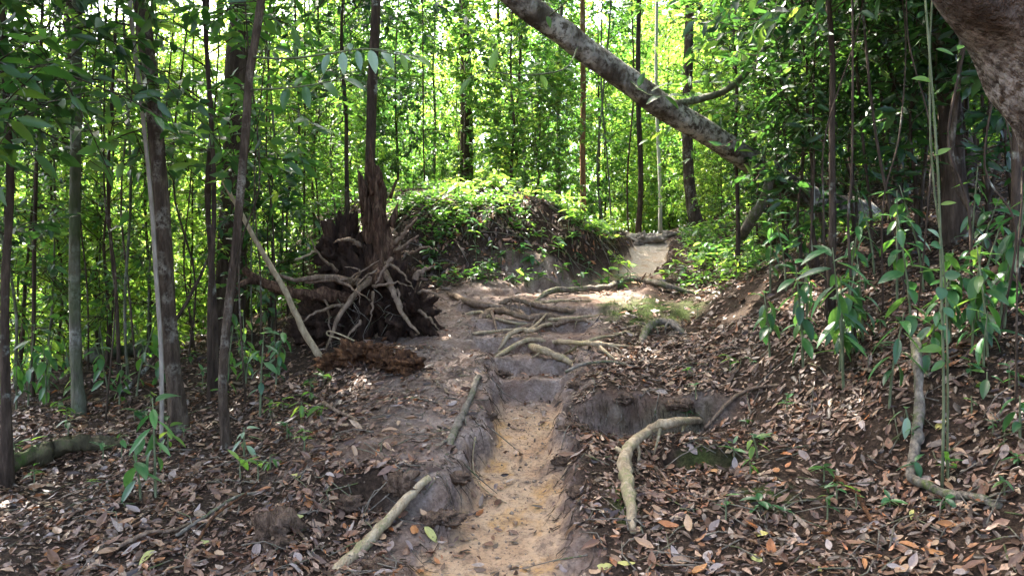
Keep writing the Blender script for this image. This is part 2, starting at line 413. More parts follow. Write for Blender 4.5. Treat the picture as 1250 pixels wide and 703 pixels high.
# ------------------------------------------------------------------ mesh helpers
class MB:
    """collects triangles for ONE mesh object"""
    def __init__(self):
        self.v = []; self.f = []; self.t = []; self.c = []; self.n = 0
    def add(self, v, f, tint=None, colr=None):
        v = np.asarray(v, float).reshape(-1, 3); f = np.asarray(f, int).reshape(-1, 3)
        self.v.append(v); self.f.append(f + self.n); self.n += len(v)
        self.t.append(np.zeros(len(f)) if tint is None else tint)
        self.c.append(np.zeros((len(f), 3)) if colr is None else colr)
    def mesh(self, name, mat, smooth=True, attrs=True, colr=False):
        v = np.concatenate(self.v); f = np.concatenate(self.f)
        me = bpy.data.meshes.new(name)
        me.vertices.add(len(v)); me.vertices.foreach_set('co', v.astype(np.float32).ravel())
        me.loops.add(f.size); me.loops.foreach_set('vertex_index', f.astype(np.int32).ravel())
        me.polygons.add(len(f)); me.polygons.foreach_set('loop_start', np.arange(0, f.size, 3, dtype=np.int32))
        me.polygons.foreach_set('use_smooth', np.full(len(f), smooth))
        if attrs:
            a = me.attributes.new('tint', 'FLOAT', 'FACE')
            a.data.foreach_set('value', np.concatenate(self.t).astype(np.float32))
        if colr:
            a = me.attributes.new('col', 'FLOAT_COLOR', 'FACE')
            c = np.concatenate(self.c)
            a.data.foreach_set('color', np.concatenate([c, np.ones((len(c), 1))], 1).astype(np.float32).ravel())
        me.update(calc_edges=True)
        me.materials.append(mat)
        return me

def link(name, me, parent=None, loc=None, rz=None, sc=None):
    o = bpy.data.objects.new(name, me)
    col.objects.link(o)
    if parent is not None:
        o.parent = parent
    if loc is not None:
        o.location = [float(a) for a in loc]
    if rz is not None:
        o.rotation_euler = (0, 0, rz) if not hasattr(rz, '__len__') else rz
    if sc is not None:
        o.scale = (sc, sc, sc) if not hasattr(sc, '__len__') else sc
    return o
def tag(o, label=None, cat=None, group=None, kind=None):
    if label: o['label'] = label
    if cat: o['category'] = cat
    if group: o['group'] = group
    if kind: o['kind'] = kind
    return o
def thing(name, loc, label, cat, group=None, rz=0, sc=1):
    return tag(link(name, None, None, loc, rz, sc), label, cat, group)

def catmull(P, n):
    P = np.asarray(P, float)
    if len(P) == 2:
        t = np.linspace(0, 1, n)[:, None]
        return P[0] + (P[1] - P[0]) * t
    Q = np.vstack([2 * P[0] - P[1], P, 2 * P[-1] - P[-2]])
    out = []
    ts = np.linspace(0, len(P) - 1, n)
    for t in ts:
        i = min(int(t), len(P) - 2); u = t - i
        p0, p1, p2, p3 = Q[i:i + 4]
        out.append(.5 * ((2 * p1) + (-p0 + p2) * u + (2 * p0 - 5 * p1 + 4 * p2 - p3) * u * u + (-p0 + 3 * p1 - 3 * p2 + p3) * u ** 3))
    return np.array(out)
def unit(a):
    return a / np.maximum(np.linalg.norm(a, axis=-1, keepdims=True), 1e-9)
def tube(mb, P, r, sides=8, rough=0.0, seed=0, cap=True, flute=0, squash=None):
    """tube along points P with radii r; rough = relative bumpiness"""
    P = np.asarray(P, float); n = len(P)
    r = np.broadcast_to(np.asarray(r, float), (n,)) if np.ndim(r) else np.full(n, r)
    T = unit(np.gradient(P, axis=0))
    a = np.array([0, 0, 1.0]) if abs(T[0][2]) < .9 else np.array([0, 1.0, 0])
    u = unit(np.cross(T[0], a))
    ang = np.linspace(0, 2 * np.pi, sides, endpoint=False)
    V = []
    L = np.concatenate([[0], np.cumsum(np.linalg.norm(np.diff(P, axis=0), axis=1))])
    for i in range(n):
        u = unit(u - T[i] * np.dot(u, T[i]))
        w = np.cross(T[i], u)
        rr = r[i] * np.ones(sides)
        if rough:
            rr = rr * (1 + rough * 1.6 * noise2(np.cos(ang) * 1.4 + seed * 3.7 + np.sin(ang) * .9, np.full(sides, L[i] / max(r.max(), .01) * .45 + seed)))
        if rough and n > 15:
            rr = rr * (1 + rough * .7 * noise2(np.cos(ang) * 3 + seed, np.full(sides, L[i] / max(r.max(), .01) * 1.3 + seed * 2)))
        if flute:
            rr = rr * (1 + flute * np.cos(ang * 5 + seed + L[i]) * .5 + flute * .5 * np.cos(ang * 3 + 2 * seed))
        V.append(P[i] + np.outer(np.cos(ang) * rr, u) + np.outer(np.sin(ang) * rr, w))
    V = np.vstack(V)
    F = []
    k = np.arange(sides); k2 = (k + 1) % sides
    for i in range(n - 1):
        a0, b0 = i * sides + k, i * sides + k2
        a1, b1 = a0 + sides, b0 + sides
        F.append(np.stack([a0, b0, b1], 1)); F.append(np.stack([a0, b1, a1], 1))
    if cap:
        V = np.vstack([V, P[0], P[-1] + T[-1] * r[-1] * .4])
        c0, c1 = len(V) - 2, len(V) - 1
        F.append(np.stack([k2, k, np.full(sides, c0)], 1))
        e = (n - 1) * sides
        F.append(np.stack([e + k, e + k2, np.full(sides, c1)], 1))
    mb.add(V, np.vstack(F))

# leaf templates: t along, s across (of width), triangles
_T2 = (np.array([(0, 0), (.42, .5), (1, 0), (.42, -.5)]), np.array([(0, 3, 2), (0, 2, 1)]))
_T8 = (np.array([(0, 0), (.28, .44), (.28, 0), (.28, -.44), (.64, .38), (.64, 0), (.64, -.38), (1, 0)]),
       np.array([(0, 2, 1), (0, 3, 2), (1, 2, 5), (1, 5, 4), (2, 3, 6), (2, 6, 5), (4, 5, 7), (5, 6, 7)]))
_tt = np.linspace(0, 1, 9)
_hw = .5 * np.sin(np.pi * _tt ** .85) ** .8
_TB_v = [(0, 0)]
for _t, _h in zip(_tt[1:-1], _hw[1:-1]):
    _TB_v += [(_t, _h), (_t, _h * .5), (_t, 0), (_t, -_h * .5), (_t, -_h)]
_TB_v.append((1, 0))
_f = [(0, 2, 1), (0, 3, 2), (0, 4, 3), (0, 5, 4)]
for _i in range(6):
    for _j in range(4):
        _a = 1 + _i * 5 + _j
        _f += [(_a, _a + 1, _a + 6), (_a, _a + 6, _a + 5)]
_e = 1 + 6 * 5
_f += [(_e + j, _e + j + 1, len(_TB_v) - 1) for j in range(4)]
_TB = (np.array(_TB_v), np.array(_f))
def leaves(mb, pos, d, nrm, L, Wd, tmpl=_T2, curl=.15, fold=.18, tint=None, colr=None):
    n = len(pos)
    tv, tf = tmpl
    d = unit(d)
    s = unit(np.cross(nrm, d)); nn = np.cross(d, s)
    L = np.broadcast_to(L, (n,))[:, None]; Wd = np.broadcast_to(Wd, (n,))[:, None]
    curl = np.broadcast_to(curl, (n,))[:, None]; fold = np.broadcast_to(fold, (n,))[:, None]
    t = tv[:, 0][None]; sd = tv[:, 1][None]
    h = -curl * L * t * t + fold * Wd * np.abs(sd) * 2
    V = pos[:, None] + d[:, None] * (L * t)[..., None] + s[:, None] * (Wd * sd)[..., None] + nn[:, None] * h[..., None]
    k = tv.shape[0]
    F = tf[None] + (np.arange(n) * k)[:, None, None]
    q = len(tf)
    mb.add(V.reshape(-1, 3), F.reshape(-1, 3), None if tint is None else np.repeat(tint, q), None if colr is None else np.repeat(colr, q, axis=0))

# ------------------------------------------------------------------ ground and path
def axis(lo, a, b, hi, step, g=1.09):
    mid = list(np.arange(a, b + 1e-6, step))
    l = []; p = a; s = step
    while p > lo:
        s *= g; p -= s; l.append(p)
    h = []; p = mid[-1]; s = step
    while p < hi:
        s *= g; p += s; h.append(p)
    return np.array(l[::-1] + mid + h)
gx = axis(-90, -2.3, 2.6, 90, .023, 1.035)
gy = axis(-40, 3.8, 10.8, 110, .023, 1.035)
X, Y = np.meshgrid(gx, gy)
Z, PM, BARE, MOSS = terrain(X, Y)
# ragged overhang: push steep bits outward a little
nx_, ny_ = len(gx), len(gy)
verts = np.stack([X, Y, Z], -1).reshape(-1, 3)
ii = (np.arange(ny_ - 1)[:, None] * nx_ + np.arange(nx_ - 1)[None]).ravel()
quads = np.stack([ii, ii + 1, ii + nx_ + 1, ii + nx_], 1)
pmf = PM.ravel()[quads].mean(1)
STEPZ = (sstep(6.4, 6.9, Y) * (1 - sstep(10.4, 11.0, Y)) - sstep(11.0, 11.5, Y)).ravel()
PALE = np.zeros_like(STEPZ)
zone = np.stack([BARE.ravel(), MOSS.ravel(), STEPZ, PM.ravel()], 1)
def sheet(name, sel, mat):
    q = quads[sel]
    used = np.unique(q)
    remap = np.full(len(verts), -1); remap[used] = np.arange(len(used))
    me = bpy.data.meshes.new(name)
    v = verts[used]; q = remap[q]
    me.vertices.add(len(v)); me.vertices.foreach_set('co', v.astype(np.float32).ravel())
    me.loops.add(q.size); me.loops.foreach_set('vertex_index', q.astype(np.int32).ravel())
    me.polygons.add(len(q)); me.polygons.foreach_set('loop_start', np.arange(0, q.size, 4, dtype=np.int32))
    me.polygons.foreach_set('use_smooth', np.ones(len(q), bool))
    a = me.attributes.new('zone', 'FLOAT_COLOR', 'POINT')
    a.data.foreach_set('color', zone[used].astype(np.float32).ravel())
    me.update(calc_edges=True)
    me.materials.append(mat)
    return tag(link(name, me), kind='structure')
ground = sheet('ground', pmf < .55, M['soil'])
path = sheet('path', pmf >= .55, M['sand'])

_stack = np.stack([Z, PM, BARE, MOSS], -1)
def terrain_at(x, y):
    """the same four values read from the built ground"""
    x = np.asarray(x, float); y = np.asarray(y, float)
    i = np.clip(np.searchsorted(gx, x) - 1, 0, nx_ - 2); j = np.clip(np.searchsorted(gy, y) - 1, 0, ny_ - 2)
    u = np.clip((x - gx[i]) / (gx[i + 1] - gx[i]), 0, 1)[:, None]; v = np.clip((y - gy[j]) / (gy[j + 1] - gy[j]), 0, 1)[:, None]
    r_ = (_stack[j, i] * (1 - u) + _stack[j, i + 1] * u) * (1 - v) + (_stack[j + 1, i] * (1 - u) + _stack[j + 1, i + 1] * u) * v
    return r_[:, 0], r_[:, 1], r_[:, 2], r_[:, 3]
def gz(x, y):
    return float(terrain_at([x], [y])[0][0])
def G(px, py, off=0.0):
    """the ground point seen at photograph pixel px, py"""
    xs = (px - CX) / FPX * _depths
    zr = CAM_Z - (py - CY) / FPX * _depths
    zt = terrain_at(xs, _depths)[0]
    k = np.nonzero(zr <= zt)[0]
    k = k[0] if len(k) else len(_depths) - 1
    return np.array([xs[k], _depths[k], zt[k] + off])

# ------------------------------------------------------------------ tree and shrub prototypes
def gen_tree(seed, H, cb, cr, nlimb, ntwig, nleaf, LL, LW, tr, tmpl=_T2, lean=.3, droop=.5, twig=.55, mat_leaf='leaf_mid', mat_bark='bark_brown', top=.35):
    r = np.random.default_rng(seed)
    tb, lb_, cbm = MB(), MB(), MB()
    k = 9
    hz = np.linspace(0, H, k)
    P = np.stack([np.cumsum(r.normal(0, lean / k, k)), np.cumsum(r.normal(0, lean / k, k)), hz], 1)
    P[0, :2] = 0
    P = catmull(P, 20)
    rad = tr * (1 - .8 * np.linspace(0, 1, 20)) * (1 + .7 * np.exp(-np.linspace(0, H, 20) / .25))
    P0 = P.copy(); P0[0, 2] = -.25
    tube(tb, P0, rad, 8, .12, seed)
    up_ = P[:, 2] >= cb - .3
    tube(lb_, P[up_], rad[up_] * 1.04, 7, .1, seed)
    az = r.uniform(0, 6.28)
    pos, dr, nm, ll, tt = [], [], [], [], []
    for i in range(nlimb):
        f = (i + .5) / nlimb
        h = cb + (H * .99 - cb) * f
        az += 2.4 + r.normal(0, .3)
        prof = (math.sin(math.pi * (0.12 + .83 * f)) ** .7) if top else 1
        ln = cr * prof * r.uniform(.55, 1.12)
        base = np.array([np.interp(h, P[:, 2], P[:, 0]), np.interp(h, P[:, 2], P[:, 1]), h])
        el = r.uniform(.1, .75) + .35 * f
        d0 = np.array([math.cos(az) * math.cos(el), math.sin(az) * math.cos(el), math.sin(el)])
        q = np.linspace(0, 1, 7)[:, None]
        LP = base + d0 * ln * q + np.array([0, 0, -droop * ln * .45]) * q ** 2 + r.normal(0, .03 * ln, (7, 3)) * q
        r0 = max(.007, tr * .30 * (ln / cr) * (1 - .5 * f))
        tube(lb_, LP, r0 * (1 - .75 * q[:, 0]), 5, 0, 0)
        for j in range(ntwig):
            t = .18 + .82 * (j + r.uniform(0, 1)) / ntwig
            bp = np.array([np.interp(t, q[:, 0], LP[:, a]) for a in range(3)])
            td = unit(d0 * .6 + r.normal(0, .75, 3) + np.array([0, 0, -.05]))
            tl = twig * r.uniform(.6, 1.2)
            te = bp + td * tl + np.array([0, 0, -.12 * tl])
            tube(lb_, np.array([bp, (bp + te) / 2 + np.array([0, 0, .03 * tl]), te]), np.array([.006, .0045, .002]), 3, 0, 0, cap=False)
            u = r.uniform(.1, 1.0, nleaf)
            pp = bp + (te - bp) * u[:, None] + r.normal(0, .015, (nleaf, 3))
            side = unit(np.cross(td, np.array([0, 0, 1.0]) + r.normal(0, .1, 3)))
            sg = np.where(np.arange(nleaf) % 2, 1, -1)[:, None]
            ld = unit(td * .55 + side * sg * .85 + r.normal(0, .4, (nleaf, 3)) + np.array([0, 0, -.18]))
            pos.append(pp); dr.append(ld)
            nm.append(np.array([0, 0, 1.0]) + r.normal(0, .75, (nleaf, 3)))
            ll.append(LL * r.uniform(.6, 1.25, nleaf))
            tt.append(np.clip(r.normal(.42, .2, nleaf) + r.normal(0, .1), 0, 1))
    pos = np.vstack(pos); ll = np.concatenate(ll)
    leaves(cbm, pos, np.vstack(dr), np.vstack(nm), ll, ll * LW, tmpl, r.uniform(.05, .35, len(ll)), .15, np.concatenate(tt))
    c_ = cbm.mesh('crown', M[mat_leaf], smooth=tmpl is not _T2)
    c_['base'] = float(cb)
    return tb.mesh('trunk', M[mat_bark], attrs=False), lb_.mesh('limbs', M[mat_bark], attrs=False), c_

PROTO = {}
PROTO['tall'] = [gen_tree(11, 13.0, 5.5, 3.4, 40, 10, 16, .17, .50, .13), gen_tree(12, 15.0, 6.5, 3.9, 44, 10, 16, .19, .48, .16, mat_bark='bark_dark'),
                 gen_tree(13, 12.0, 4.5, 3.1, 40, 10, 16, .16, .50, .11, mat_leaf='leaf_light')]
PROTO['canopy'] = [gen_tree(14, 15.0, 8.0, 5.2, 50, 12, 17, .20, .50, .20, mat_bark='bark_dark', droop=.3)]
PROTO['under'] = [gen_tree(21, 6.5, .6, 1.8, 38, 8, 17, .125, .50, .032), gen_tree(22, 8.0, .9, 2.0, 42, 8, 17, .13, .46, .038, mat_bark='bark_grey'),
                  gen_tree(23, 5.5, .3, 1.7, 38, 8, 17, .11, .52, .03, mat_leaf='leaf_light'), gen_tree(24, 9.0, 1.2, 2.2, 44, 8, 17, .14, .48, .045, mat_leaf='leaf_mid', mat_bark='bark_dark'),
                  gen_tree(25, 7.0, .5, 1.9, 40, 8, 17, .13, .44, .035, mat_leaf='leaf_dark', mat_bark='bark_dark')]
PROTO['bush'] = [gen_tree(31, 2.2, .15, 1.1, 24, 7, 15, .10, .50, .016, lean=.4, twig=.4), gen_tree(32, 1.6, .1, .9, 22, 7, 15, .09, .48, .014, lean=.4, twig=.35, mat_leaf='leaf_light'),
                 gen_tree(33, 3.0, .2, 1.2, 26, 7, 15, .11, .46, .018, lean=.5, twig=.45), gen_tree(34, 2.4, .15, 1.0, 24, 7, 15, .10, .50, .016, lean=.4, twig=.4, mat_leaf='leaf_dark', mat_bark='bark_dark')]
PROTO['near'] = [gen_tree(41, 5.5, .8, 1.5, 34, 8, 12, .105, .44, .026, tmpl=_T8, mat_leaf='leaf_dark', mat_bark='bark_dark'),
                 gen_tree(42, 4.2, .5, 1.2, 30, 8, 11, .095, .46, .022, tmpl=_T8, mat_leaf='leaf_mid', mat_bark='bark_brown'),
                 gen_tree(43, 6.5, 1.2, 1.6, 36, 8, 12, .12, .42, .03, tmpl=_T8, mat_leaf='leaf_dark', mat_bark='bark_grey'),
                 gen_tree(44, 3.2, .3, 1.0, 26, 8, 11, .085, .46, .018, tmpl=_T8, mat_leaf='leaf_mid', mat_bark='bark_brown'),
                 gen_tree(45, 4.5, .4, 1.2, 28, 8, 11, .09, .46, .02, tmpl=_T8, mat_leaf='leaf_light', mat_bark='bark_brown')]
PROTO['stemmy'] = [gen_tree(61, 5.0, 1.7, 1.5, 28, 8, 10, .12, .42, .024, tmpl=_T8, mat_leaf='leaf_dark', mat_bark='bark_dark', twig=.6, droop=.3, lean=.7),
                   gen_tree(62, 4.2, 1.4, 1.3, 24, 8, 11, .085, .46, .02, tmpl=_T8, mat_leaf='leaf_mid', mat_bark='bark_dark', droop=.3, lean=.7),
                   gen_tree(63, 5.8, 2.1, 1.6, 28, 8, 9, .15, .38, .028, tmpl=_T8, mat_leaf='leaf_dark', mat_bark='bark_brown', twig=.65, droop=.4, lean=.8)]
PROTO['overhang'] = [gen_tree(51, 6.2, 2.5, 2.1, 30, 9, 9, .17, .42, .04, tmpl=_T8, mat_leaf='leaf_dark', mat_bark='bark_dark', twig=.7, droop=.8),
                     gen_tree(52, 5.6, 2.1, 1.9, 26, 9, 8, .20, .36, .035, tmpl=_T8, mat_leaf='leaf_mid', mat_bark='bark_dark', twig=.7, droop=.8),
                     gen_tree(53, 2.6, .7, 1.0, 18, 6, 8, .17, .36, .018, tmpl=_T8, mat_leaf='leaf_dark', mat_bark='bark_dark', twig=.45, droop=.9)]

def plant_tree(kind, idx, x, y, name, label, cat, group, s=1.0, rz=None, tilt=(0, 0)):
    t, lm, c = PROTO[kind][idx % len(PROTO[kind])]
    o = thing(name, (x, y, gz(x, y)), label, cat, group)
    o.rotation_euler = (tilt[0], tilt[1], rng.uniform(0, 6.28) if rz is None else rz)
    o.scale = (s, s, s * rng.uniform(.92, 1.1))
    link('trunk', t, o)
    tag(link('limbs', lm, o), kind='stuff')
    cr = link('crown', c, o)
    cr['kind'] = 'stuff'
    return o

# ------------------------------------------------------------------ the trunks one can tell apart
def trunk_tree(name, pts, w0, w1, label, mat, cat='tree', group=None, crown=None, crown_at=None, cs=1.0, sides=12, rough=.14, flare=.5, extra=None, n=26, flute=0, base_ground=True):
    """pts: (px, py, depth) from the foot upward; w0/w1 widths in metres at foot and top"""
    P = [W(*p) for p in pts]
    if base_ground:
        P[0][2] = gz(P[0][0], P[0][1])
    foot = P[0].copy()
    if extra is not None:
        P += [np.array(e, float) for e in extra]
    Q = catmull(np.array(P) - foot, n)
    L = np.concatenate([[0], np.cumsum(np.linalg.norm(np.diff(Q, axis=0), axis=1))])
    rad = (w0 + (w1 - w0) * L / L[-1]) / 2 * (1 + flare * np.exp(-L / (w0 * 1.6)))
    if base_ground:
        Q[0, 2] -= .2
    o = thing(name, foot, label, cat, group)
    mb = MB()
    tube(mb, Q, rad, sides, rough, abs(hash(name + str(pts[0]))) % 97 if False else len(pts) + pts[0][0] * .013, flute=flute)
    o_t = link('trunk', mb.mesh('trunk', M[mat], attrs=False), o)
    if crown is not None:
        kind, idx = crown
        t, lm, c = PROTO[kind][idx]
        at_ = Q[-1] - np.array([0, 0, (c['base'] - .25) * cs])
        a_ = rng.uniform(0, 6.28)
        tag(link('limbs', lm, o, at_, a_, cs), kind='stuff')
        tag(link('crown', c, o, at_, a_, cs), kind='stuff')
    return o, o_t

def sky_ext(px, py, d, up, dx=0, dy=0):
    p = W(px, py, d)
    return [p + np.array([dx * .5, dy * .5, up * .5]), p + np.array([dx, dy, up])]

# left side
trunk_tree('slender_tree', [(220, 527, 6.6), (213, 470, 6.6), (205, 380, 6.6), (198, 260, 6.62), (187, 130, 6.65), (172, 0, 6.7)], .13, .115,
           'sturdy straight brown trunk with a pale stem clinging to its sunlit edge', 'bark_brown', extra=sky_ext(172, 0, 6.7, 4, -.5), crown=('tall', 0), cs=.6, flare=.35)
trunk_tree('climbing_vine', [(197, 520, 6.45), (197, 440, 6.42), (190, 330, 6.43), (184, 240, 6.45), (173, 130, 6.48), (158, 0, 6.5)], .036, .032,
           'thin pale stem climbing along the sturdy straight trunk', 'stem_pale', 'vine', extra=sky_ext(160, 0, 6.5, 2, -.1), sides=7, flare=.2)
trunk_tree('slender_tree', [(277, 545, 6.1), (272, 480, 6.1), (276, 400, 6.1), (288, 300, 6.1), (299, 170, 6.1), (305, 90, 6.1), (319, 0, 6.1)], .072, .055,
           'slim grey curving sapling trunk in front of the dark broad trunk', 'bark_brown', extra=sky_ext(319, 0, 6.1, 2.5, .3), crown=('near', 2), cs=.7, sides=10)
trunk_tree('broad_tree', [(276, 425, 9.8), (283, 330, 9.8), (288, 200, 9.8), (291, 80, 9.8), (296, 0, 9.8)], .34, .30,
           'broad dark reddish trunk standing behind the slim curving sapling', 'bark_dark', extra=sky_ext(296, 0, 9.8, 5), crown=('tall', 1), cs=.9, flare=.35)
trunk_tree('slender_tree', [(97, 512, 7.3), (93, 440, 7.3), (91, 330, 7.3), (92, 200, 7.3), (94, 60, 7.3)], .10, .075,
           'straight grey sapling trunk rising from the leaf litter near the mossy log', 'bark_grey', extra=sky_ext(94, 60, 7.3, 4), crown=('tall', 2), cs=.6)
thin = [  # foot px, foot py, depth, top px, width m, bark
    (146, 500, 7.6, 143, .055, 'bark_dark'), (157, 498, 7.8, 150, .045, 'bark_grey'), (256, 505, 7.2, 249, .07, 'bark_dark'), (168, 490, 8.2, 176, .035, 'bark_brown'),
    (40, 505, 8.0, 52, .06, 'bark_dark'), (18, 500, 8.4, 8, .05, 'bark_grey'), (68, 470, 9.4, 75, .05, 'bark_brown'), (122, 460, 9.6, 128, .04, 'bark_grey'),
    (228, 470, 8.6, 232, .035, 'bark_dark'), (330, 395, 9.6, 322, .05, 'bark_grey'), (352, 380, 10.4, 360, .05, 'bark_dark'), (386, 320, 12.0, 388, .06, 'bark_brown')]
thin += [(6, 480, 9.2, 16, .04, 'bark_brown'), (28, 470, 9.8, 22, .035, 'bark_dark'), (55, 486, 8.8, 60, .035, 'bark_grey'), (82, 452, 10.2, 88, .035, 'bark_dark'), (108, 480, 8.6, 112, .03, 'bark_brown'), (133, 470, 8.9, 120, .03, 'bark_dark'), (182, 462, 9.2, 190, .035, 'bark_grey'), (240, 452, 9.3, 236, .03, 'bark_brown'), (262, 470, 8.3, 270, .03, 'bark_dark'), (308, 440, 8.9, 300, .03, 'bark_grey'), (318, 470, 7.9, 330, .025, 'bark_brown'), (370, 350, 11.2, 372, .04, 'bark_dark'), (412, 300, 12.5, 420, .045, 'bark_grey'), (204, 470, 9.0, 214, .028, 'bark_dark')]
for i, (px, py, d, tx, w, bk) in enumerate(thin):
    j = rng.normal(0, 13, 3)
    w *= .66
    trunk_tree('young_tree', [(px, py, d), (px + j[0] * .6, py - 130, d), ((px + tx) / 2 + j[1], (py) * .45, d), (tx, 0, d)], w, w * .7,
               'thin upright %s sapling trunk in the thicket left of the uprooted stump' % bk.split('_')[1], bk, 'tree', 'thin saplings left of the uprooted stump',
               extra=sky_ext(tx, 0, d, 1.5 + rng.uniform(0, 1.5)), crown=('near', i % 4) if i % 2 else ('under', i % 5), cs=.75, sides=8, flare=.3, n=18)
# centre
trunk_tree('slender_tree', [(452, 345, 9.6), (450, 260, 9.6), (452, 190, 9.6), (455, 90, 9.6), (459, 0, 9.6)], .13, .10,
           'thin dark trunk rising straight behind the broken snag', 'bark_dark', extra=sky_ext(459, 0, 9.6, 3.5), crown=('under', 1), cs=.9)
back = [(778, 279, 17.0, 780, .20, 'bark_dark', 'dark straight trunk beyond the crest of the trail', 'slender_tree'),
        (806, 280, 19.0, 802, .15, 'bark_pale', 'thin white trunk beyond the crest of the trail', 'slender_tree'),
        (713, 262, 17.5, 711, .22, 'bark_red', 'orange brown trunk standing behind the fern topped mound', 'slender_tree'),
        (684, 245, 18.5, 686, .15, 'bark_grey', 'grey brown trunk just behind the mound beside an orange one', 'slender_tree'),
        (570, 222, 18.0, 566, .24, 'bark_dark', 'short dark trunk in shade behind the leafy mound', 'slender_tree'),
        (519, 232, 15.0, 516, .05, 'bark_dark', 'very thin dark sapling right of the broken snag', 'young_tree'),
        (640, 225, 20.0, 634, .16, 'bark_grey', 'faint grey trunk deep in the wood behind the mound', 'slender_tree'),
        (738, 268, 16.0, 746, .07, 'bark_grey', 'thin twisting grey stem behind the right end of the mound', 'young_tree'),
        (747, 268, 16.2, 735, .06, 'bark_grey', 'thin grey stem crossing its neighbour behind the mound', 'young_tree'),
        (768, 276, 20.0, 771, .08, 'bark_dark', 'slim dark stem beside the dark straight trunk', 'young_tree')]
for px, py, d, tx, w, bk, lb, nm in back:
    w *= .6
    jj = rng.normal(0, 3, 2) * (2.2 if 'twist' in lb or 'cross' in lb else 1)
    trunk_tree(nm, [(px, py, d), (px + jj[0], py - 60, d), ((px + tx) / 2 + jj[1], 110, d), (tx, 0, d)], w, w * .75, lb, bk,
               extra=sky_ext(tx, 0, d, 2.5), crown=('under', int(px) % 5), cs=.9, sides=9, flare=.35, n=18)
trunk_tree('slender_tree', [(853, 283, 14.0), (845, 250, 14.0), (840, 200, 14.0), (839, 120, 14.0), (842, 0, 14.0)], .20, .12,
           'brown trunk with a curved foot standing under the leaning trunk', 'bark_brown', extra=sky_ext(842, 0, 14, 3), crown=('under', 2), cs=.9)

# the leaning trunk across the trail
lean_o, lean_t = trunk_tree('leaning_tree', [(1075, 285, 10.6), (1000, 246, 10.1), (940, 211, 9.6), (880, 173, 9.2), (822, 138, 8.9), (760, 95, 8.7), (700, 50, 8.5), (628, -5, 8.2)], .29, .25,
                           'thick leaning trunk with pale lichen reaching across above the trail', 'bark_lichen', extra=[W(560, -70, 7.9), W(480, -190, 7.5), W(430, -330, 7.2)], sides=16, rough=.2, flare=.25, n=40, crown=('tall', 0), cs=.7)
# its forked pale branch
mb = MB()
foot = np.array(lean_o.location)
bp = [W(*p) - foot for p in [(818, 128, 8.9), (858, 120, 8.9), (890, 108, 8.8), (920, 78, 8.8), (938, 44, 8.8), (925, 12, 8.8), (915, -40, 8.7)]]
tube(mb, catmull(bp, 22), np.linspace(.045, .022, 22), 7, .2, 3)
bp = [W(*p) - foot for p in [(936, 46, 8.8), (950, 10, 8.9), (962, -40, 9.0)]]
tube(mb, catmull(bp, 10), np.linspace(.025, .015, 10), 6, .2, 4)
link('branch', mb.mesh('branch', M['bark_grey'], attrs=False), lean_o)
mb = MB()
bp = [W(*p) - foot for p in [(942, 205, 9.45), (934, 240, 9.4), (918, 268, 9.5), (905, 288, 9.8)]]
tube(mb, catmull(bp, 14), np.linspace(.055, .07, 14), 8, .2, 5)
link('prop_root', mb.mesh('prop_root', M['root_grey'], attrs=False), lean_o)

# the big trunk in the upper right corner, close to the camera
gt = [(1510, 560, 3.0), (1455, 410, 2.95), (1390, 235, 2.85), (1330, 105, 2.75), (1270, 15, 2.7), (1205, -60, 2.65)]
trunk_tree('overhanging_tree', gt, .46, .36, 'massive leaning trunk with ridged brown bark overhanging the slope', 'giant_bark', extra=[W(1150, -165, 2.6), W(1110, -340, 2.6), W(1100, -600, 2.6), W(1100, -1100, 2.6)],
           sides=28, rough=.22, flare=.35, n=90, flute=.20, crown=('tall', 1), cs=.7)

# right side saplings and stems
trunk_tree('slender_tree', [(1168, 362, 7.2), (1166, 250, 7.2), (1158, 120, 7.2), (1150, 0, 7.2)], .20, .15,
           'dark upright trunk in deep shade on the right bank', 'bark_dark', extra=sky_ext(1150, 0, 7.2, 4), crown=('tall', 2), cs=.6)
rs = [(992, 290, 8.8, 970, .05, 'bark_pale'), (1003, 300, 9.2, 940, .035, 'bark_grey'), (1062, 360, 7.6, 1040, .04, 'bark_dark'), (1088, 350, 8.2, 1070, .05, 'bark_dark'), (1100, 420, 6.4, 1052, .035, 'bark_dark'),
      (1125, 330, 8.6, 1132, .055, 'bark_brown'), (1208, 340, 7.6, 1210, .05, 'bark_dark'), (1232, 430, 6.0, 1190, .022, 'bark_brown'), (1040, 330, 9.0, 1016, .045, 'bark_dark'), (960, 275, 10.5, 952, .05, 'bark_brown'),
      (1240, 330, 8.0, 1248, .06, 'bark_dark'), (1015, 300, 9.8, 1020, .03, 'bark_dark')]
for i, (px, py, d, tx, w, bk) in enumerate(rs):
    j = rng.normal(0, 12, 3)
    w *= .75
    trunk_tree('young_tree', [(px, py, d), (px + j[0] * .5, py - 90, d), ((px + tx) / 2 + j[1], py * .4, d), (tx, -10, d)], w, w * .65,
               'thin %s stem of an upright sapling in the thicket on the right bank' % bk.split('_')[1], bk, 'tree', 'thin saplings on the right bank',
               extra=sky_ext(tx, -10, d, 1.2 + rng.uniform(0, 1)), crown=('near', i % 4), cs=.75, sides=7, flare=.2, n=16)

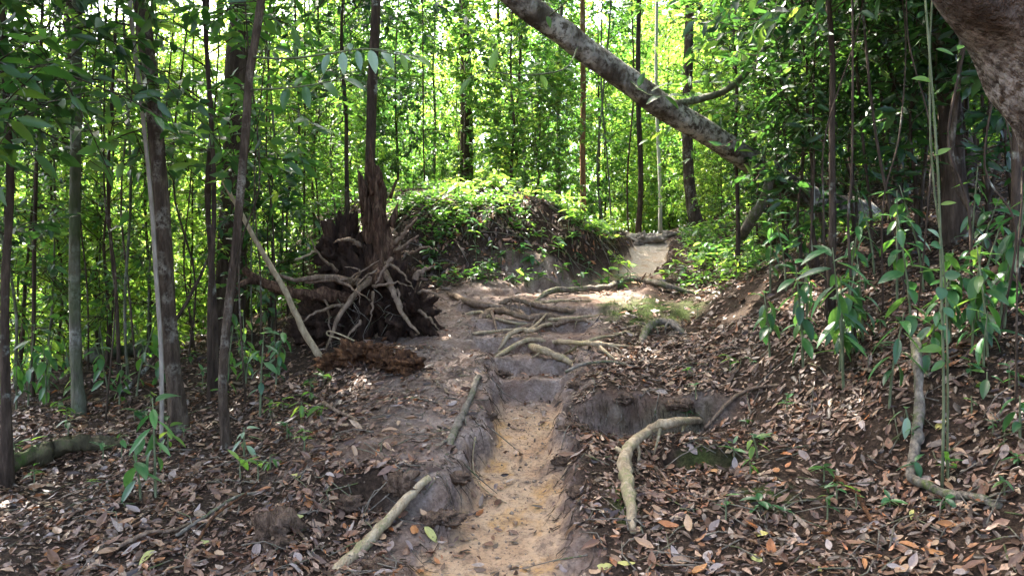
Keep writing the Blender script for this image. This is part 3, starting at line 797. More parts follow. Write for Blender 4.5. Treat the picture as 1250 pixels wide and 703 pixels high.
for px, d, tx, w in [(1010, 6.6, 1022, .014), (1046, 6.0, 1036, .018), (1078, 6.3, 1092, .013), (1186, 5.6, 1172, .018), (1215, 5.2, 1228, .013), (1118, 5.9, 1108, .012), (985, 7.6, 1004, .016), (1240, 4.7, 1222, .012), (300, 7.0, 296, .014), (338, 8.8, 332, .016), (128, 7.0, 136, .014)]:
    x = (px - CX) / FPX * d
    f0 = np.array([x, d, gz(x, d)])
    top = W(tx, -60, d)
    mid = (f0 + top) / 2 + rng.normal(0, .08, 3)
    mb = MB()
    w *= .62
    tube(mb, catmull(np.array([f0 - [0, 0, .05], f0 * .7 + top * .3 + rng.normal(0, .06, 3), mid, f0 * .2 + top * .8 + rng.normal(0, .08, 3), top]) - f0, 26), np.linspace(w, w * .7, 26), 6, .25, px)
    tag(link('hanging_vine', mb.mesh('hanging_vine', M['bark_dark' if px % 4 else 'bark_brown'], attrs=False), None, f0), 'thin bare liana hanging down into the thicket ' + ('on the right bank' if px > 600 else 'left of the stump'), 'vine', 'thin lianas in the thickets')
# ------------------------------------------------------------------ uprooted stump
def lump(mb, c, rad, amp, seed, nu=40, nv=24, freq=2.2):
    u = np.linspace(0, 2 * np.pi, nu, endpoint=False); v = np.linspace(0, np.pi, nv)
    V = []
    for b in v:
        for a in u:
            d = Vector((math.sin(b) * math.cos(a), math.sin(b) * math.sin(a), math.cos(b)))
            k = 1 + amp * mnoise.fractal(d * freq + Vector((seed, seed * 2, 0)), .75, 2.1, 6)
            V.append((c[0] + d.x * rad[0] * k, c[1] + d.y * rad[1] * k, c[2] + d.z * rad[2] * k))
    F = []
    for i in range(nv - 1):
        for j in range(nu):
            a, b = i * nu + j, i * nu + (j + 1) % nu
            F += [(a, a + nu, b + nu), (a, b + nu, b)]
    mb.add(V, F)
sx, sy = W(455, 400, 8.4)[:2]
s0 = np.array([sx, sy, gz(sx, sy)])
stump = thing('uprooted_stump', s0, 'dark uprooted stump with tangled bare roots and a broken upright snag', 'stump')
mb = MB()
lump(mb, W(462, 372, 8.5) - s0, (.34, .30, .52), .7, 3.1, 110, 70, 2.4)
lump(mb, W(420, 385, 8.65) - s0, (.36, .20, .34), .8, 13.1, 80, 50, 2.2)
lump(mb, W(420, 312, 8.6) - s0, (.22, .12, .36), .8, 5.7, 80, 50, 3.0)
lump(mb, W(497, 388, 8.35) - s0, (.26, .3, .32), .8, 8.2, 80, 50, 3.2)
lump(mb, W(400, 400, 8.5) - s0, (.34, .26, .26), .5, 9.9, 80, 50, 3.2)
link('root_plate', mb.mesh('root_plate', M['plate_soil'], attrs=False), stump)
mb = MB()
sp = catmull([W(*p) - s0 for p in [(468, 350, 8.4), (464, 300, 8.4), (462, 250, 8.42), (458, 212, 8.45), (455, 198, 8.45)]], 24)
tube(mb, sp, np.interp(np.linspace(0, 1, 24), [0, .3, .6, .85, 1], [.20, .11, .085, .05, .012]), 36, .9, 4, flute=.45)
for k in range(26):
    a = rng.uniform(0, 6.28)
    b = W(462, 250 + rng.uniform(-30, 70), 8.42) - s0 + np.array([math.cos(a) * .14, math.sin(a) * .12, 0])
    t = b + np.array([math.cos(a) * rng.uniform(.0, .10), math.sin(a) * .05, rng.uniform(.18, .5)])
    tube(mb, catmull([b, (b + t) / 2 + rng.normal(0, .015, 3), t], 6), np.array([.045, .042, .036, .028, .016, .004]) * rng.uniform(.4, 1), 6, .6, k)
link('snag', mb.mesh('snag', M['snag_wood'], attrs=False), stump)
rootlines = [([(440, 345, 8.2), (395, 338, 8.1), (362, 342, 8.0), (330, 332, 7.9)], .075), ([(470, 330, 8.2), (478, 352, 8.0), (490, 380, 7.9), (512, 408, 7.8)], .07), ([(455, 340, 8.15), (432, 360, 8.0), (412, 392, 7.9), (398, 428, 7.8)], .065), ([(420, 372, 8.15), (388, 380, 7.95), (365, 396, 7.8)], .035), ([(500, 372, 8.2), (520, 385, 8.0), (536, 402, 7.9)], .04), ([(500, 360, 8.2), (522, 356, 8.05), (545, 366, 7.95)], .035), ([(412, 330, 8.3), (390, 312, 8.2), (380, 292, 8.2)], .03), ([(440, 392, 8.0), (425, 410, 7.85), (405, 436, 7.7)], .03), ([(500, 310, 8.3), (520, 302, 8.2), (535, 306, 8.1)], .03),
             ([(372, 345, 8.1), (405, 342, 8.1), (432, 337, 8.1), (462, 318, 8.1)], .035), ([(406, 339, 8.05), (430, 352, 8.0), (452, 367, 7.95)], .03),
             ([(478, 315, 8.1), (468, 330, 8.0), (458, 348, 7.95)], .04), ([(455, 356, 7.95), (455, 372, 7.9), (453, 392, 7.9)], .03), ([(486, 352, 8.0), (488, 370, 7.95), (493, 391, 7.95)], .025),
             ([(482, 298, 8.2), (495, 282, 8.1), (509, 266, 8.0)], .05), ([(482, 307, 8.2), (496, 298, 8.1), (512, 287, 8.05)], .04), ([(392, 358, 8.2), (400, 375, 8.1), (402, 400, 8.1), (405, 425, 8.1)], .028),
             ([(455, 350, 8.0), (480, 345, 7.95), (502, 350, 8.0)], .03), ([(470, 320, 8.1), (490, 332, 8.0), (505, 352, 8.0)], .035), ([(430, 345, 8.1), (440, 330, 8.05), (420, 325, 8.0)], .025),
             ([(506, 340, 8.1), (516, 330, 8.1), (530, 325, 8.1)], .06), ([(440, 300, 8.3), (425, 292, 8.2), (408, 296, 8.2)], .05), ([(462, 330, 8.05), (445, 338, 8.0), (436, 352, 7.95), (440, 372, 7.95)], .022)]
for k in range(0):
    a_, b_ = rng.uniform(400, 510), rng.uniform(310, 380)
    c_, e_ = a_ + rng.normal(0, 32), b_ + rng.normal(12, 26)
    rootlines.append(([(a_, b_, 8.15), ((a_ + c_) / 2 + rng.normal(0, 6), (b_ + e_) / 2 + rng.normal(0, 6), 8.0), (c_, e_, 7.95)], rng.uniform(.014, .03)))
for pts, w in rootlines:
    mb = MB()
    q = catmull([W(*p) - s0 for p in pts], 14)
    tube(mb, q + rng.normal(0, .006, q.shape), np.linspace(w * .62, w * .15, 14), 7, .35, w * 100)
    link('root', mb.mesh('root', M['root_wood'], attrs=False), stump)
mb = MB()
q = catmull([W(*p) - s0 for p in [(430, 368, 8.3), (400, 360, 8.2), (370, 360, 8.15), (340, 352, 8.1), (312, 340, 8.1), (298, 328, 8.1)]], 26)
tube(mb, q, np.linspace(.075, .035, 26), 12, .45, 6)
q = catmull([W(*p) - s0 for p in [(312, 342, 8.1), (300, 344, 8.0), (290, 350, 7.95)]], 8)
tube(mb, q, np.linspace(.045, .02, 8), 8, .3, 7)
rt_ = link('root', mb.mesh('root', M['snag_wood'], attrs=False), stump)
# hairy rootlets hanging under the plate
mb = MB()
for k in range(16):
    px = rng.uniform(405, 505); py = rng.uniform(345, 395)
    b = W(px, py, 8.0 + rng.uniform(-.05, .12)) - s0
    L = rng.uniform(.08, .28)
    q = catmull([b, b + np.array([rng.normal(0, .05), rng.normal(-.03, .02), -L * .5]), b + np.array([rng.normal(0, .09), rng.normal(-.03, .03), -L])], 5)
    tube(mb, q, np.linspace(.005, .0015, 5), 3, 0, 0, cap=False)
tag(link('rootlets', mb.mesh('rootlets', M['root_grey'], attrs=False), stump), kind='stuff')
mb = MB()
q = catmull([W(*p) - s0 for p in [(456, 432, 7.5), (440, 420, 7.5), (420, 410, 7.6), (402, 404, 7.7), (400, 409, 7.7), (415, 414, 7.6), (436, 428, 7.5), (446, 440, 7.4)]], 30)
tube(mb, q, .008, 6, 0, 0)
tag(link('fallen_vine', mb.mesh('fallen_vine', M['root_pale'], attrs=False), None, s0), 'thin pale looped vine lying against the rotten wood by the uprooted stump', 'vine')
# rotten orange wood in front of the stump
rw = W(445, 440, 7.25); rw[2] = gz(rw[0], rw[1])
rot = thing('rotten_log', rw, 'crumbling orange brown rotten log in front of the uprooted stump', 'log')
mb = MB()
q = catmull([G(p[0], p[1], .05) - rw for p in [(392, 452), (420, 443), (450, 441), (478, 448), (497, 462)]], 22)
for k in range(7):
    lump(mb, q[2 + k * 3 - (k > 5)] + rng.normal(0, .03, 3), np.array([.13, .09, .085]) * rng.uniform(.7, 1.15), 1.0, 1.7 * k, 34, 22, 2.4)
link('rotten_core', mb.mesh('rotten_core', M['rotten_wood'], attrs=False), rot)
mb = MB()
for k in range(16):
    b = q[rng.integers(2, 20)] + rng.normal(0, .07, 3) + np.array([0, 0, .04])
    t = b + np.array([rng.normal(.12, .08), rng.normal(-.05, .05), rng.normal(-.02, .05)])
    mb = MB()
    tube(mb, np.array([b, (b + t) / 2, t]), np.array([.012, .018, .004]), 5, .3, k)
    link('splinter', mb.mesh('splinter', M['rotten_wood'], attrs=False), rot)

# ------------------------------------------------------------------ exposed roots and fallen wood
net_group = 'roots crossing the earth steps'
def ground_stick(name, pts, w0, w1, label, cat, mat='root_wood', group=None, lift=.35, sides=10, rough=.25, n=26, extra=None):
    """a root or stick lying on the ground along photograph pixels; a third value raises it"""
    P = []
    for p in pts:
        g = G(p[0], p[1])
        g[2] += (p[2] if len(p) > 2 else 0) + w0 * (lift - .15)
        P.append(g)
    if group == net_group:
        w0, w1 = w0 * 1.12, w1 * .95
    o0 = P[0].copy(); o0[2] -= w0 * .2
    P[-1][2] -= w1 * .7
    if name == 'exposed_root':
        P[0][2] -= w0 * .6
    q = catmull(np.array(P) - o0, n)
    q = q + rng.normal(0, w0 * .06, q.shape)
    mb = MB()
    vr = 1 + .28 * noise2(np.linspace(0, n * .22, n), np.full(n, pts[0][0] * .7)) + .12 * noise2(np.linspace(0, n * .6, n), np.full(n, pts[0][1] * .3))
    if name == 'exposed_root':
        tq_ = np.linspace(0, 1, n)
        vr = vr * (.4 + .6 * sstep(0, .14, tq_)) * (.25 + .75 * (1 - sstep(.82, 1, tq_)))
        for k_ in range(2 + n // 12):
            i_ = int(rng.integers(3, n - 3)); e_ = q[i_] + np.array([rng.normal(0, .09), rng.normal(-.03, .08), -.02]); e_[2] = gz(e_[0] + o0[0], e_[1] + o0[1]) - o0[2]
            m_ = (q[i_] + e_) / 2 + np.array([rng.normal(0, .015), rng.normal(0, .015), .012])
            tube(mb, catmull([q[i_], m_, e_], 6), np.linspace(w0 * .2, w0 * .06, 6), 5, .2, k_)
    tube(mb, q, np.linspace(w0, w1, n) / 2 * vr, sides, rough * 1.4, len(label) * .37 + pts[0][0] * .01)
    if extra:
        for pts2, a0, a1 in extra:
            P2 = np.array([G(p[0], p[1], (p[2] if len(p) > 2 else 0) + w0 * .25) for p in pts2]) - o0
            tube(mb, catmull(P2, 10), np.linspace(a0, a1, 10) / 2, 8, rough, a0 * 50)
    return tag(link(name, mb.mesh(name, M[mat], attrs=False), None, o0), label, cat, group)
ground_stick('exposed_root', [(546, 556, .02), (556, 528, .02), (570, 500, .02), (582, 470, .02), (589, 458, .0)], .062, .042, 'straight grey root running along the left lip of the sandy path', 'root', 'root_grey', sides=12)
ground_stick('exposed_root', [(772, 652, .02), (768, 620, .06), (762, 590, .08), (766, 572, .10), (790, 548, .1), (818, 536, .1), (850, 526, .05), (880, 506, -.03)], .085, .055, 'bent pale root arching down the right bank to the sandy path', 'root', 'root_pale',
             sides=14, rough=.2, n=36, extra=[([(766, 574, .08), (752, 566, .08)], .04, .03)])
net = 'roots crossing the earth steps'
ground_stick('exposed_root', [(540, 352, .0), (575, 378, .03), (605, 381, .04), (632, 384, .03), (648, 390, 0)], .075, .05, 'dark root on the left of the topmost earth step', 'root', 'root_wood', net)
ground_stick('exposed_root', [(606, 374, .02), (625, 372, .05), (650, 378, .04), (690, 384, .03), (722, 380, .0)], .065, .05, 'gnarled root humped over the top earth step', 'root', 'root_wood', net)
ground_stick('exposed_root', [(582, 394, .02), (600, 388, .05), (620, 390, .06), (645, 395, .04), (672, 392, .03), (690, 388, 0)], .085, .055, 'thick pinkish brown root snaking over the upper earth step', 'root', 'root_wood', net, sides=12,
             extra=[([(600, 389, .05), (604, 400, 0), (606, 406, -.02)], .04, .02)])
ground_stick('exposed_root', [(620, 410, .02), (650, 405, .05), (678, 403, .05), (700, 400, .04), (720, 398, .02)], .06, .045, 'straight root bridging the middle earth step', 'root', 'root_wood', net)
ground_stick('exposed_root', [(608, 430, .02), (622, 416, .04), (638, 411, .06), (650, 414, .06), (665, 406, .07), (680, 402, .06)], .05, .035, 'thin forked root curling over the middle earth step', 'root', 'root_pale', net,
             extra=[([(642, 417, .07), (655, 408, .08), (667, 397, .08)], .04, .02)])
ground_stick('exposed_root', [(604, 436, .02), (622, 431, .03), (646, 425, .06), (680, 428, .07), (715, 428, .06), (745, 429, .04), (785, 421, .0)], .05, .045, 'long pale root spanning the lower earth step from side to side', 'root', 'root_pale', net, n=34,
             extra=[([(728, 428, .05), (738, 436, .04), (750, 441, .0)], .04, .025)])
ground_stick('exposed_root', [(646, 428, .05), (660, 437, .06), (675, 446, .06), (695, 454, .04), (716, 455, .0)], .075, .05, 'stubby pale root slanting down the lowest earth step', 'root', 'root_pale', net, sides=12)
for pts, w in [([(560, 384, 0), (585, 386, .03), (610, 396, .02), (640, 401, .02), (668, 399, 0)], .04), ([(660, 392, .02), (690, 396, .04), (715, 391, .03), (740, 384, 0)], .04),
               ([(690, 432, .02), (722, 420, .03), (748, 413, .02), (775, 402, 0)], .035), ([(640, 370, .0), (665, 374, .03), (700, 371, .03), (735, 368, 0)], .04), ([(570, 406, 0), (600, 408, .02), (630, 407, .03), (660, 410, 0)], .035)]:
    ground_stick('exposed_root', pts, w, w * .5, 'thin bare root tangled among the thicker ones on the earth steps', 'root', 'root_pale', net, sides=8, n=20)
ground_stick('exposed_root', [(645, 374, .02), (670, 361, .03), (705, 358, .03), (738, 357, .04), (758, 350, .05), (772, 346, .05), (800, 352, .05), (830, 359, .04), (862, 358, 0)], .075, .065,
             'long grey root winding along the foot of the mound onto the mossy bank', 'root', 'root_grey', None, n=44, sides=12)
ground_stick('exposed_root', [(782, 421, 0), (790, 409, .05), (806, 402, .06), (825, 404, .03), (838, 408, -.02)], .08, .06, 'arched mossy root on the leafy bank right of the earth steps', 'root', 'root_grey', None)
ground_stick('fallen_branch', [(690, 459, .02), (712, 452, .03), (745, 447, .03), (780, 452, .02)], .03, .018, 'thin dark stick lying on the lowest earth step', 'branch', 'root_grey')
ground_stick('fallen_branch', [(1118, 470, .28), (1122, 520, .10), (1116, 560, .03), (1112, 590, .03), (1128, 603, .03), (1160, 612, .02), (1195, 616, .02), (1222, 618, .0)], .06, .045, 'grey hooked branch standing up from the leaf litter on the right bank', 'branch', 'root_grey', None, n=40, sides=12)
ground_stick('fallen_branch', [(860, 528, .02), (900, 492, .03), (935, 478, .02), (975, 470, .0)], .03, .02, 'thin brown stick on the leafy right bank above the arching root', 'branch', 'root_wood')
ground_stick('fallen_branch', [(145, 678, .03), (180, 662, .04), (210, 655, .03), (240, 640, .02)], .026, .016, 'short crooked brown stick on the leaf litter left of the path', 'branch', 'root_wood')
ground_stick('fallen_branch', [(215, 660, .02), (250, 640, .04), (290, 618, .05), (330, 600, .0)], .022, .014, 'long thin dark twig lying across the litter left of the hollow', 'branch', 'root_grey')
ground_stick('fallen_branch', [(240, 672, .02), (262, 640, .04), (300, 612, .04), (318, 588, .02)], .018, .012, 'thin reddish twig crossing the dark one by the hollow', 'branch', 'rotten_wood')
ground_stick('fallen_branch', [(395, 497, .03), (412, 510, .04), (430, 516, .03), (445, 530, .0)], .03, .02, 'forked pale brown stick on the bare soil below the stump', 'branch', 'root_wood')
ground_stick('fallen_branch', [(580, 548, .01), (577, 575, .03), (585, 595, .02), (605, 611, .01), (618, 615, .01)], .012, .008, 'thin curved yellow twig lying on the sandy path', 'branch', 'root_pale', n=20, sides=6)
ground_stick('fallen_branch', [(1020, 590, .02), (1045, 612, .03), (1062, 640, .02), (1075, 655, .0)], .03, .02, 'splintered orange stick in the litter below the hooked branch', 'branch', 'rotten_wood')
ground_stick('fallen_log', [(-60, 600, .04), (20, 576, .05), (90, 556, .05), (150, 544, .03)], .14, .10, 'mossy dark log half sunk in the leaf litter on the left', 'log', 'mossy_log', None, sides=18, rough=.4, n=34)
ground_stick('fallen_log', [(108, 443, .03), (150, 436, .05), (195, 428, .03)], .16, .13, 'pale fallen log lying beyond the thin saplings', 'log', 'bark_grey', None, sides=14, rough=.3)
# leaning dead poles
def pole(name, pts, w0, w1, label, mat, cat='branch', group=None, snap=True):
    P = [W(*p) for p in pts]
    if snap:
        P[0][2] = gz(P[0][0], P[0][1])
    o0 = P[0].copy()
    q = catmull(np.array(P) - o0, 22)
    mb = MB()
    tube(mb, q + rng.normal(0, .004, q.shape), np.linspace(w0, w1, 22) / 2, 9, .25, pts[0][0] * .1)
    return tag(link(name, mb.mesh(name, M[mat], attrs=False), None, o0), label, cat, group)
b0_ = G(404, 702); b1_ = G(521, 585)
pole('fallen_branch', [(400, 706, b0_[1] - .02), (432, 679, b0_[1] * .75 + b1_[1] * .25), (462, 648, b0_[1] * .5 + b1_[1] * .5), (496, 609, b0_[1] * .22 + b1_[1] * .78), (524, 583, b1_[1] + .02)], .078, .052, 'long smooth yellowish branch propped across the hollow beside the sandy path', 'root_pale', snap=False)
pole('dead_pole', [(396, 446, 7.6), (372, 405, 7.7), (345, 350, 7.8), (310, 290, 7.9), (268, 212, 8.0)], .07, .04, 'pale dead pole leaning from the stump against the dark broad trunk', 'root_pale')
pole('dead_pole', [(120, 505, 7.5), (160, 470, 7.8), (195, 425, 8.1), (232, 360, 8.5), (262, 300, 8.8)], .05, .03, 'thin dark dead stick leaning through the saplings', 'bark_dark')
pole('dead_pole', [(360, 318, 8.6), (382, 308, 8.6), (398, 298, 8.6), (412, 288, 8.6)], .03, .02, 'bent pale twig poking out beside the root plate', 'root_pale', snap=False)

# earth clods of the eroded left bank
for cl in [((338, 650), (.13, .16, .12), 'grey mossy lump of earth left of the hollow'), ((492, 588), (.11, .09, .07), 'rounded earth knob where the yellowish branch rests')]:
    (px, py), rd, lb = cl
    g = G(px, py)
    mb = MB(); lump(mb, (0, 0, -.02), rd, .6, px * .1, 40, 26, 1.6)
    tag(link('earth_clod', mb.mesh('earth_clod', M['clod'], attrs=False), None, g), lb, 'earth clod')
for k, (px, py, sz, lb) in enumerate([(556, 585, .075, 'brown earth clod on the left lip of the path below the grey root'), (540, 630, .09, 'slumped earth clod at the foot of the left path bank'), (470, 690, .10, 'large earth clod in the hollow by the yellowish branch'), (596, 505, .06, 'small earth clod beside the upper end of the grey root'),
                                      (700, 520, .085, 'earth clod fallen from the right cut bank'), (690, 560, .07, 'dark earth clod on the right edge of the path'), (708, 600, .075, 'leaf strewn earth clod at the right edge of the path'), (760, 490, .08, 'crumbling earth clod under the eroded right cut'), (830, 492, .09, 'mossy earth clod under the eroded right cut'),
                                      (610, 455, .07, 'earth clod at the left of the lowest earth step'), (705, 470, .08, 'earth clod at the right of the lowest earth step'), (425, 615, .10, 'overhanging earth clod on the lip of the hollow')]):
    g = G(px, py)
    mb = MB(); lump(mb, (0, 0, -sz * .25), (sz * 1.15, sz * .9, sz * .5), .6, px * .17, 30, 20, 1.9)
    tag(link('earth_clod', mb.mesh('earth_clod', M['clod'], attrs=False), None, g), lb, 'earth clod')
# boulders at the crest of the trail
for px, py, d, rd, lb in [(783, 297, 13.0, (.30, .2, .15), 'small pale boulder at the crest of the trail beside the mound'), (818, 295, 13.2, (.36, .22, .15), 'broad mottled boulder beside the crest of the trail')]:
    p = W(px, py, d)
    mb = MB(); lump(mb, (0, 0, 0), rd, .75, px, 50, 30, 1.9)
    tag(link('boulder', mb.mesh('boulder', M['stone'], attrs=False), None, p), lb, 'boulder')

# ------------------------------------------------------------------ near plants with single leaves
def leaf_mesh(name, ratio, mat, curl, fold, seed, tip=None):
    mb = MB()
    leaves(mb, np.zeros((1, 3)), np.array([[1.0, 0, 0]]), np.array([[0, 0, 1.0]]), 1.0, ratio, _TB, curl, fold, np.array([.25 + .5 * ((seed * .37) % 1)]))
    return mb.mesh(name, M[mat])
LEAF = {'near': [leaf_mesh('leaf', r, 'leaf_near', c, .12, i) for i, (r, c) in enumerate([(.38, .25), (.42, .4), (.34, .15), (.46, .3)])],
        'long': [leaf_mesh('leaf', r, 'leaf_near', c, .14, i) for i, (r, c) in enumerate([(.27, .25), (.31, .4), (.25, .15)])],
        'round': [leaf_mesh('leaf', r, 'leaf_near', c, .06, i + 1) for i, (r, c) in enumerate([(.85, .12), (.75, .2)])],
        'light': [leaf_mesh('leaf', r, 'leaf_light', c, .12, i) for i, (r, c) in enumerate([(.38, .25), (.46, .35), (.34, .2)])],
        'mid': [leaf_mesh('leaf', r, 'leaf_mid', c, .12, i) for i, (r, c) in enumerate([(.38, .25), (.46, .35), (.34, .2)])],
        'pale': [leaf_mesh('leaf', r, 'leaf_pale', c, .10, i) for i, (r, c) in enumerate([(.34, .2), (.40, .3)])]}
def put_leaf(parent, kind, pos, d, L, up=(0, 0, 1)):
    d = Vector(d).normalized()
    upv = Vector(up)
    s = upv.cross(d)
    if s.length < 1e-3:
        s = Vector((0, 1, 0)).cross(d)
    s.normalize(); n = d.cross(s)
    me = LEAF[kind][rng.integers(len(LEAF[kind]))]
    o = bpy.data.objects.new('leaf', me)
    col.objects.link(o)
    o.parent = parent
    mt = Matrix((d, s, n)).transposed().to_4x4()
    mt.translation = Vector([float(a) for a in pos])
    o.matrix_local = mt @ Matrix.Scale(float(L), 4)
    return o
def twig_mesh(paths, mat='stem_green'):
    mb = MB()
    for P, r0, r1 in paths:
        q = catmull(P, 12)
        tube(mb, q, np.linspace(r0, r1, 12), 6, 0, 0)
    return mb.mesh('stem', M[mat], attrs=False)
def sapling(foot, H, nleaf, L, kind, label, cat='plant', group=None, name='broad_leaved_sapling', lean=(0, 0), droop=.55, low=.35, spread=.12):
    foot = np.array(foot, float)
    o = thing(name, foot, label, cat, group)
    P = np.array([(0, 0, -.05), (lean[0] * .2, lean[1] * .2, H * .35), (lean[0] * .6, lean[1] * .6, H * .7), (lean[0], lean[1], H)])
    q = catmull(P, 20)
    link('stem', twig_mesh([(P, .008 + .004 * H, .004)]), o)
    a = rng.uniform(0, 6.28)
    for i in range(nleaf):
        t = low + (1 - low) * (i + .5) / nleaf
        b = np.array([np.interp(t, np.linspace(0, 1, 20), q[:, k]) for k in range(3)])
        a += 2.4 + rng.normal(0, .3)
        el = rng.normal(-droop, .3) if t < .9 else rng.normal(.2, .3)
        d = (math.cos(a) * math.cos(el), math.sin(a) * math.cos(el), math.sin(el))
        put_leaf(o, kind, b + np.array([math.cos(a), math.sin(a), 0]) * .02, d, L * rng.uniform(.7, 1.2), (rng.normal(0, .2), rng.normal(0, .2) - .15, 1))
    return o

# right bank
for px, py, H, n, L, kind, lean, lb in [
        (1030, 478, 1.0, 14, .23, 'long', (-.12, -.1), 'tall sapling with long drooping dark leaves on the right bank'),
        (1085, 500, .62, 10, .21, 'long', (.05, -.1), 'sapling with long hanging leaves beside the paired green stems'),
        (940, 440, .55, 10, .16, 'near', (-.05, 0), 'small dark leafy sapling at the edge of the right bank litter'),
        (1200, 450, .35, 7, .17, 'long', (0, -.05), 'star shaped seedling with spread glossy leaves by the dark trunk'),
        (925, 560, .16, 6, .08, 'light', (-.05, -.05), 'small bright seedling beside the mossy bank under the arching root'),
        (1110, 530, .16, 5, .12, 'pale', (-.05, -.05), 'pale green seedling at the foot of the hooked branch'),
        (1205, 478, .12, 4, .12, 'mid', (0, 0), 'small lobed green seedling on the right bank'),
        (1245, 540, .25, 6, .13, 'near', (0, 0), 'green seedling at the far right of the bank'),
        (985, 400, .6, 10, .17, 'near', (0, 0), 'bushy dark seedling beyond the drooping sapling'),
        (1095, 372, .9, 12, .16, 'mid', (0, 0), 'sapling with yellow green leaves in the shaded thicket'),
        (1035, 382, .8, 12, .19, 'long', (.1, 0), 'second drooping sapling shaded by the thicket'),
        (1225, 400, .8, 10, .22, 'near', (.1, -.1), 'large leaved shaded sapling under the overhanging trunk'),
        (960, 355, .7, 11, .16, 'near', (-.1, 0), 'leafy sapling beneath the leaning trunk foot'),
        (920, 330, .5, 10, .14, 'mid', (0, 0), 'low leafy sapling on the right bank by the prop root'),
        (1160, 420, .5, 9, .18, 'near', (0, 0), 'dark sapling at the foot of the upright trunk')]:
    sapling(G(px, py), H, n, L, kind, lb, lean=lean)
# paired thin stems with round leaves
f0 = G(1150, 596)
o = thing('climbing_vine', f0, 'pair of thin pale green stems with round leaves on the right bank', 'vine')
d0 = f0[1]
p1 = [W(*p) - f0 for p in [(1150, 600, d0), (1152, 480, d0), (1149, 350, d0), (1146, 230, d0), (1138, 110, d0), (1127, -30, d0)]]
p2 = [W(*p) - f0 for p in [(1156, 590, d0 + .05), (1157, 470, d0 + .05), (1153, 330, d0 + .05), (1137, 200, d0 + .05), (1135, 60, d0 + .05), (1140, -30, d0)]]
link('stem', twig_mesh([(p1, .009, .006)]), o)
link('stem', twig_mesh([(p2, .007, .005)]), o)
for px, py, kind, L, d in [(1150, 350, 'round', .085, (-.3, -.5, -.6)), (1153, 338, 'round', .08, (.9, -.4, .25)), (1149, 300, 'round', .07, (-.9, -.3, .1)), (1152, 375, 'round', .075, (.35, -.5, -.5)), (1153, 398, 'round', .06, (-.6, -.5, -.1)),
                           (1150, 425, 'light', .12, (-1, -.2, .05)), (1147, 290, 'pale', .09, (-.6, -.4, .5)), (1140, 190, 'light', .10, (.9, -.2, .5)), (1136, 100, 'light', .10, (-.8, -.2, .3)), (1148, 250, 'light', .08, (.8, -.3, .2)),
                           (1153, 440, 'mid', .11, (-.8, -.4, -.4)), (1142, 60, 'mid', .10, (.8, -.4, -.3))]:
    put_leaf(o, kind, W(px, py, d0) - f0, d, L, (0, -.8, .6))
# left front seedlings
for px, py, H, n, L, kind, lean, lb in [(190, 608, .62, 9, .20, 'long', (-.02, 0), 'seedling with long curved leaves on the leaf litter left of the path'),
                                       (172, 612, .30, 5, .17, 'near', (-.03, -.03), 'drooping seedling beside the long leaved one'),
                                       (298, 560, .22, 7, .11, 'pale', (0, 0), 'pale seedling at the foot of the slim curving sapling'),
                                       (368, 512, .14, 8, .09, 'light', (0, 0), 'small bright green tuft below the stump'),
                                       (300, 470, .35, 9, .13, 'near', (.05, 0), 'dark leafy seedling in the shade by the leaning pole'),
                                       (335, 440, .30, 9, .12, 'near', (0, 0), 'dark seedling under the stump root'),
                                       (330, 575, .10, 6, .06, 'mid', (0, 0), 'tiny green seedling on the litter left of the hollow'),
                                       (205, 555, .22, 6, .12, 'light', (0, 0), 'light green seedling beside the sturdy straight trunk'),
                                       (20, 500, .45, 9, .14, 'mid', (0, 0), 'green seedling behind the mossy log'),
                                       (60, 480, .6, 10, .15, 'light', (0, 0), 'bright seedling between the thin saplings'),
                                       (460, 340, .0, 0, .1, 'mid', (0, 0), '')]:
    if n:
        sapling(G(px, py), H, n, L, kind, lb, lean=lean)
# hanging sprays of single leaves, parts of the trees that carry them
def spray(owner, pts, r0, r1, lv, kind):
    f = np.array(owner.location)
    mb = MB()
    q = catmull([W(*p) - f for p in pts], 16)
    tube(mb, q, np.linspace(r0, r1, 16), 6, .1, 1)
    tw = link('twig', mb.mesh('twig', M['stem_green'], attrs=False), owner)
    for px, py, dpt, dd, L in lv:
        put_leaf(tw, kind, W(px, py, dpt) - f, dd, L, (0, -.55, .8))
slim = [o for o in bpy.data.objects if o.get('label', '').startswith('slim grey')][0]
spray(slim, [(308, 70, 6.1), (350, 72, 5.8), (400, 66, 5.6), (450, 60, 5.5), (505, 68, 5.4)], .010, .004,
      [(402, 66, 5.6, (-.3, -.3, -.8), .15), (418, 64, 5.55, (.1, -.3, -.8), .16), (436, 62, 5.5, (.2, -.3, -.8), .15), (452, 61, 5.5, (.25, -.3, -.75), .17), (466, 62, 5.5, (.5, -.3, -.55), .16), (480, 63, 5.45, (.8, -.2, -.3), .15), (428, 62, 5.5, (-.1, .3, .4), .12)], 'pale')
spray(slim, [(306, 110, 6.1), (345, 108, 5.7), (380, 104, 5.5), (420, 96, 5.4)], .008, .003,
      [(352, 108, 5.7, (-.2, -.4, -.8), .16), (372, 105, 5.6, (.2, -.3, -.7), .17), (395, 100, 5.5, (.5, -.3, -.4), .16), (420, 96, 5.4, (.8, -.2, -.3), .18), (360, 106, 5.65, (.3, .2, .6), .13)], 'mid')
spray(slim, [(450, 60, 5.5), (480, 66, 5.45), (500, 68, 5.4), (512, 70, 5.4)], .004, .003, [(500, 68, 5.4, (.9, -.2, -.25), .17), (490, 67, 5.4, (.3, -.4, -.75), .14)], 'light')
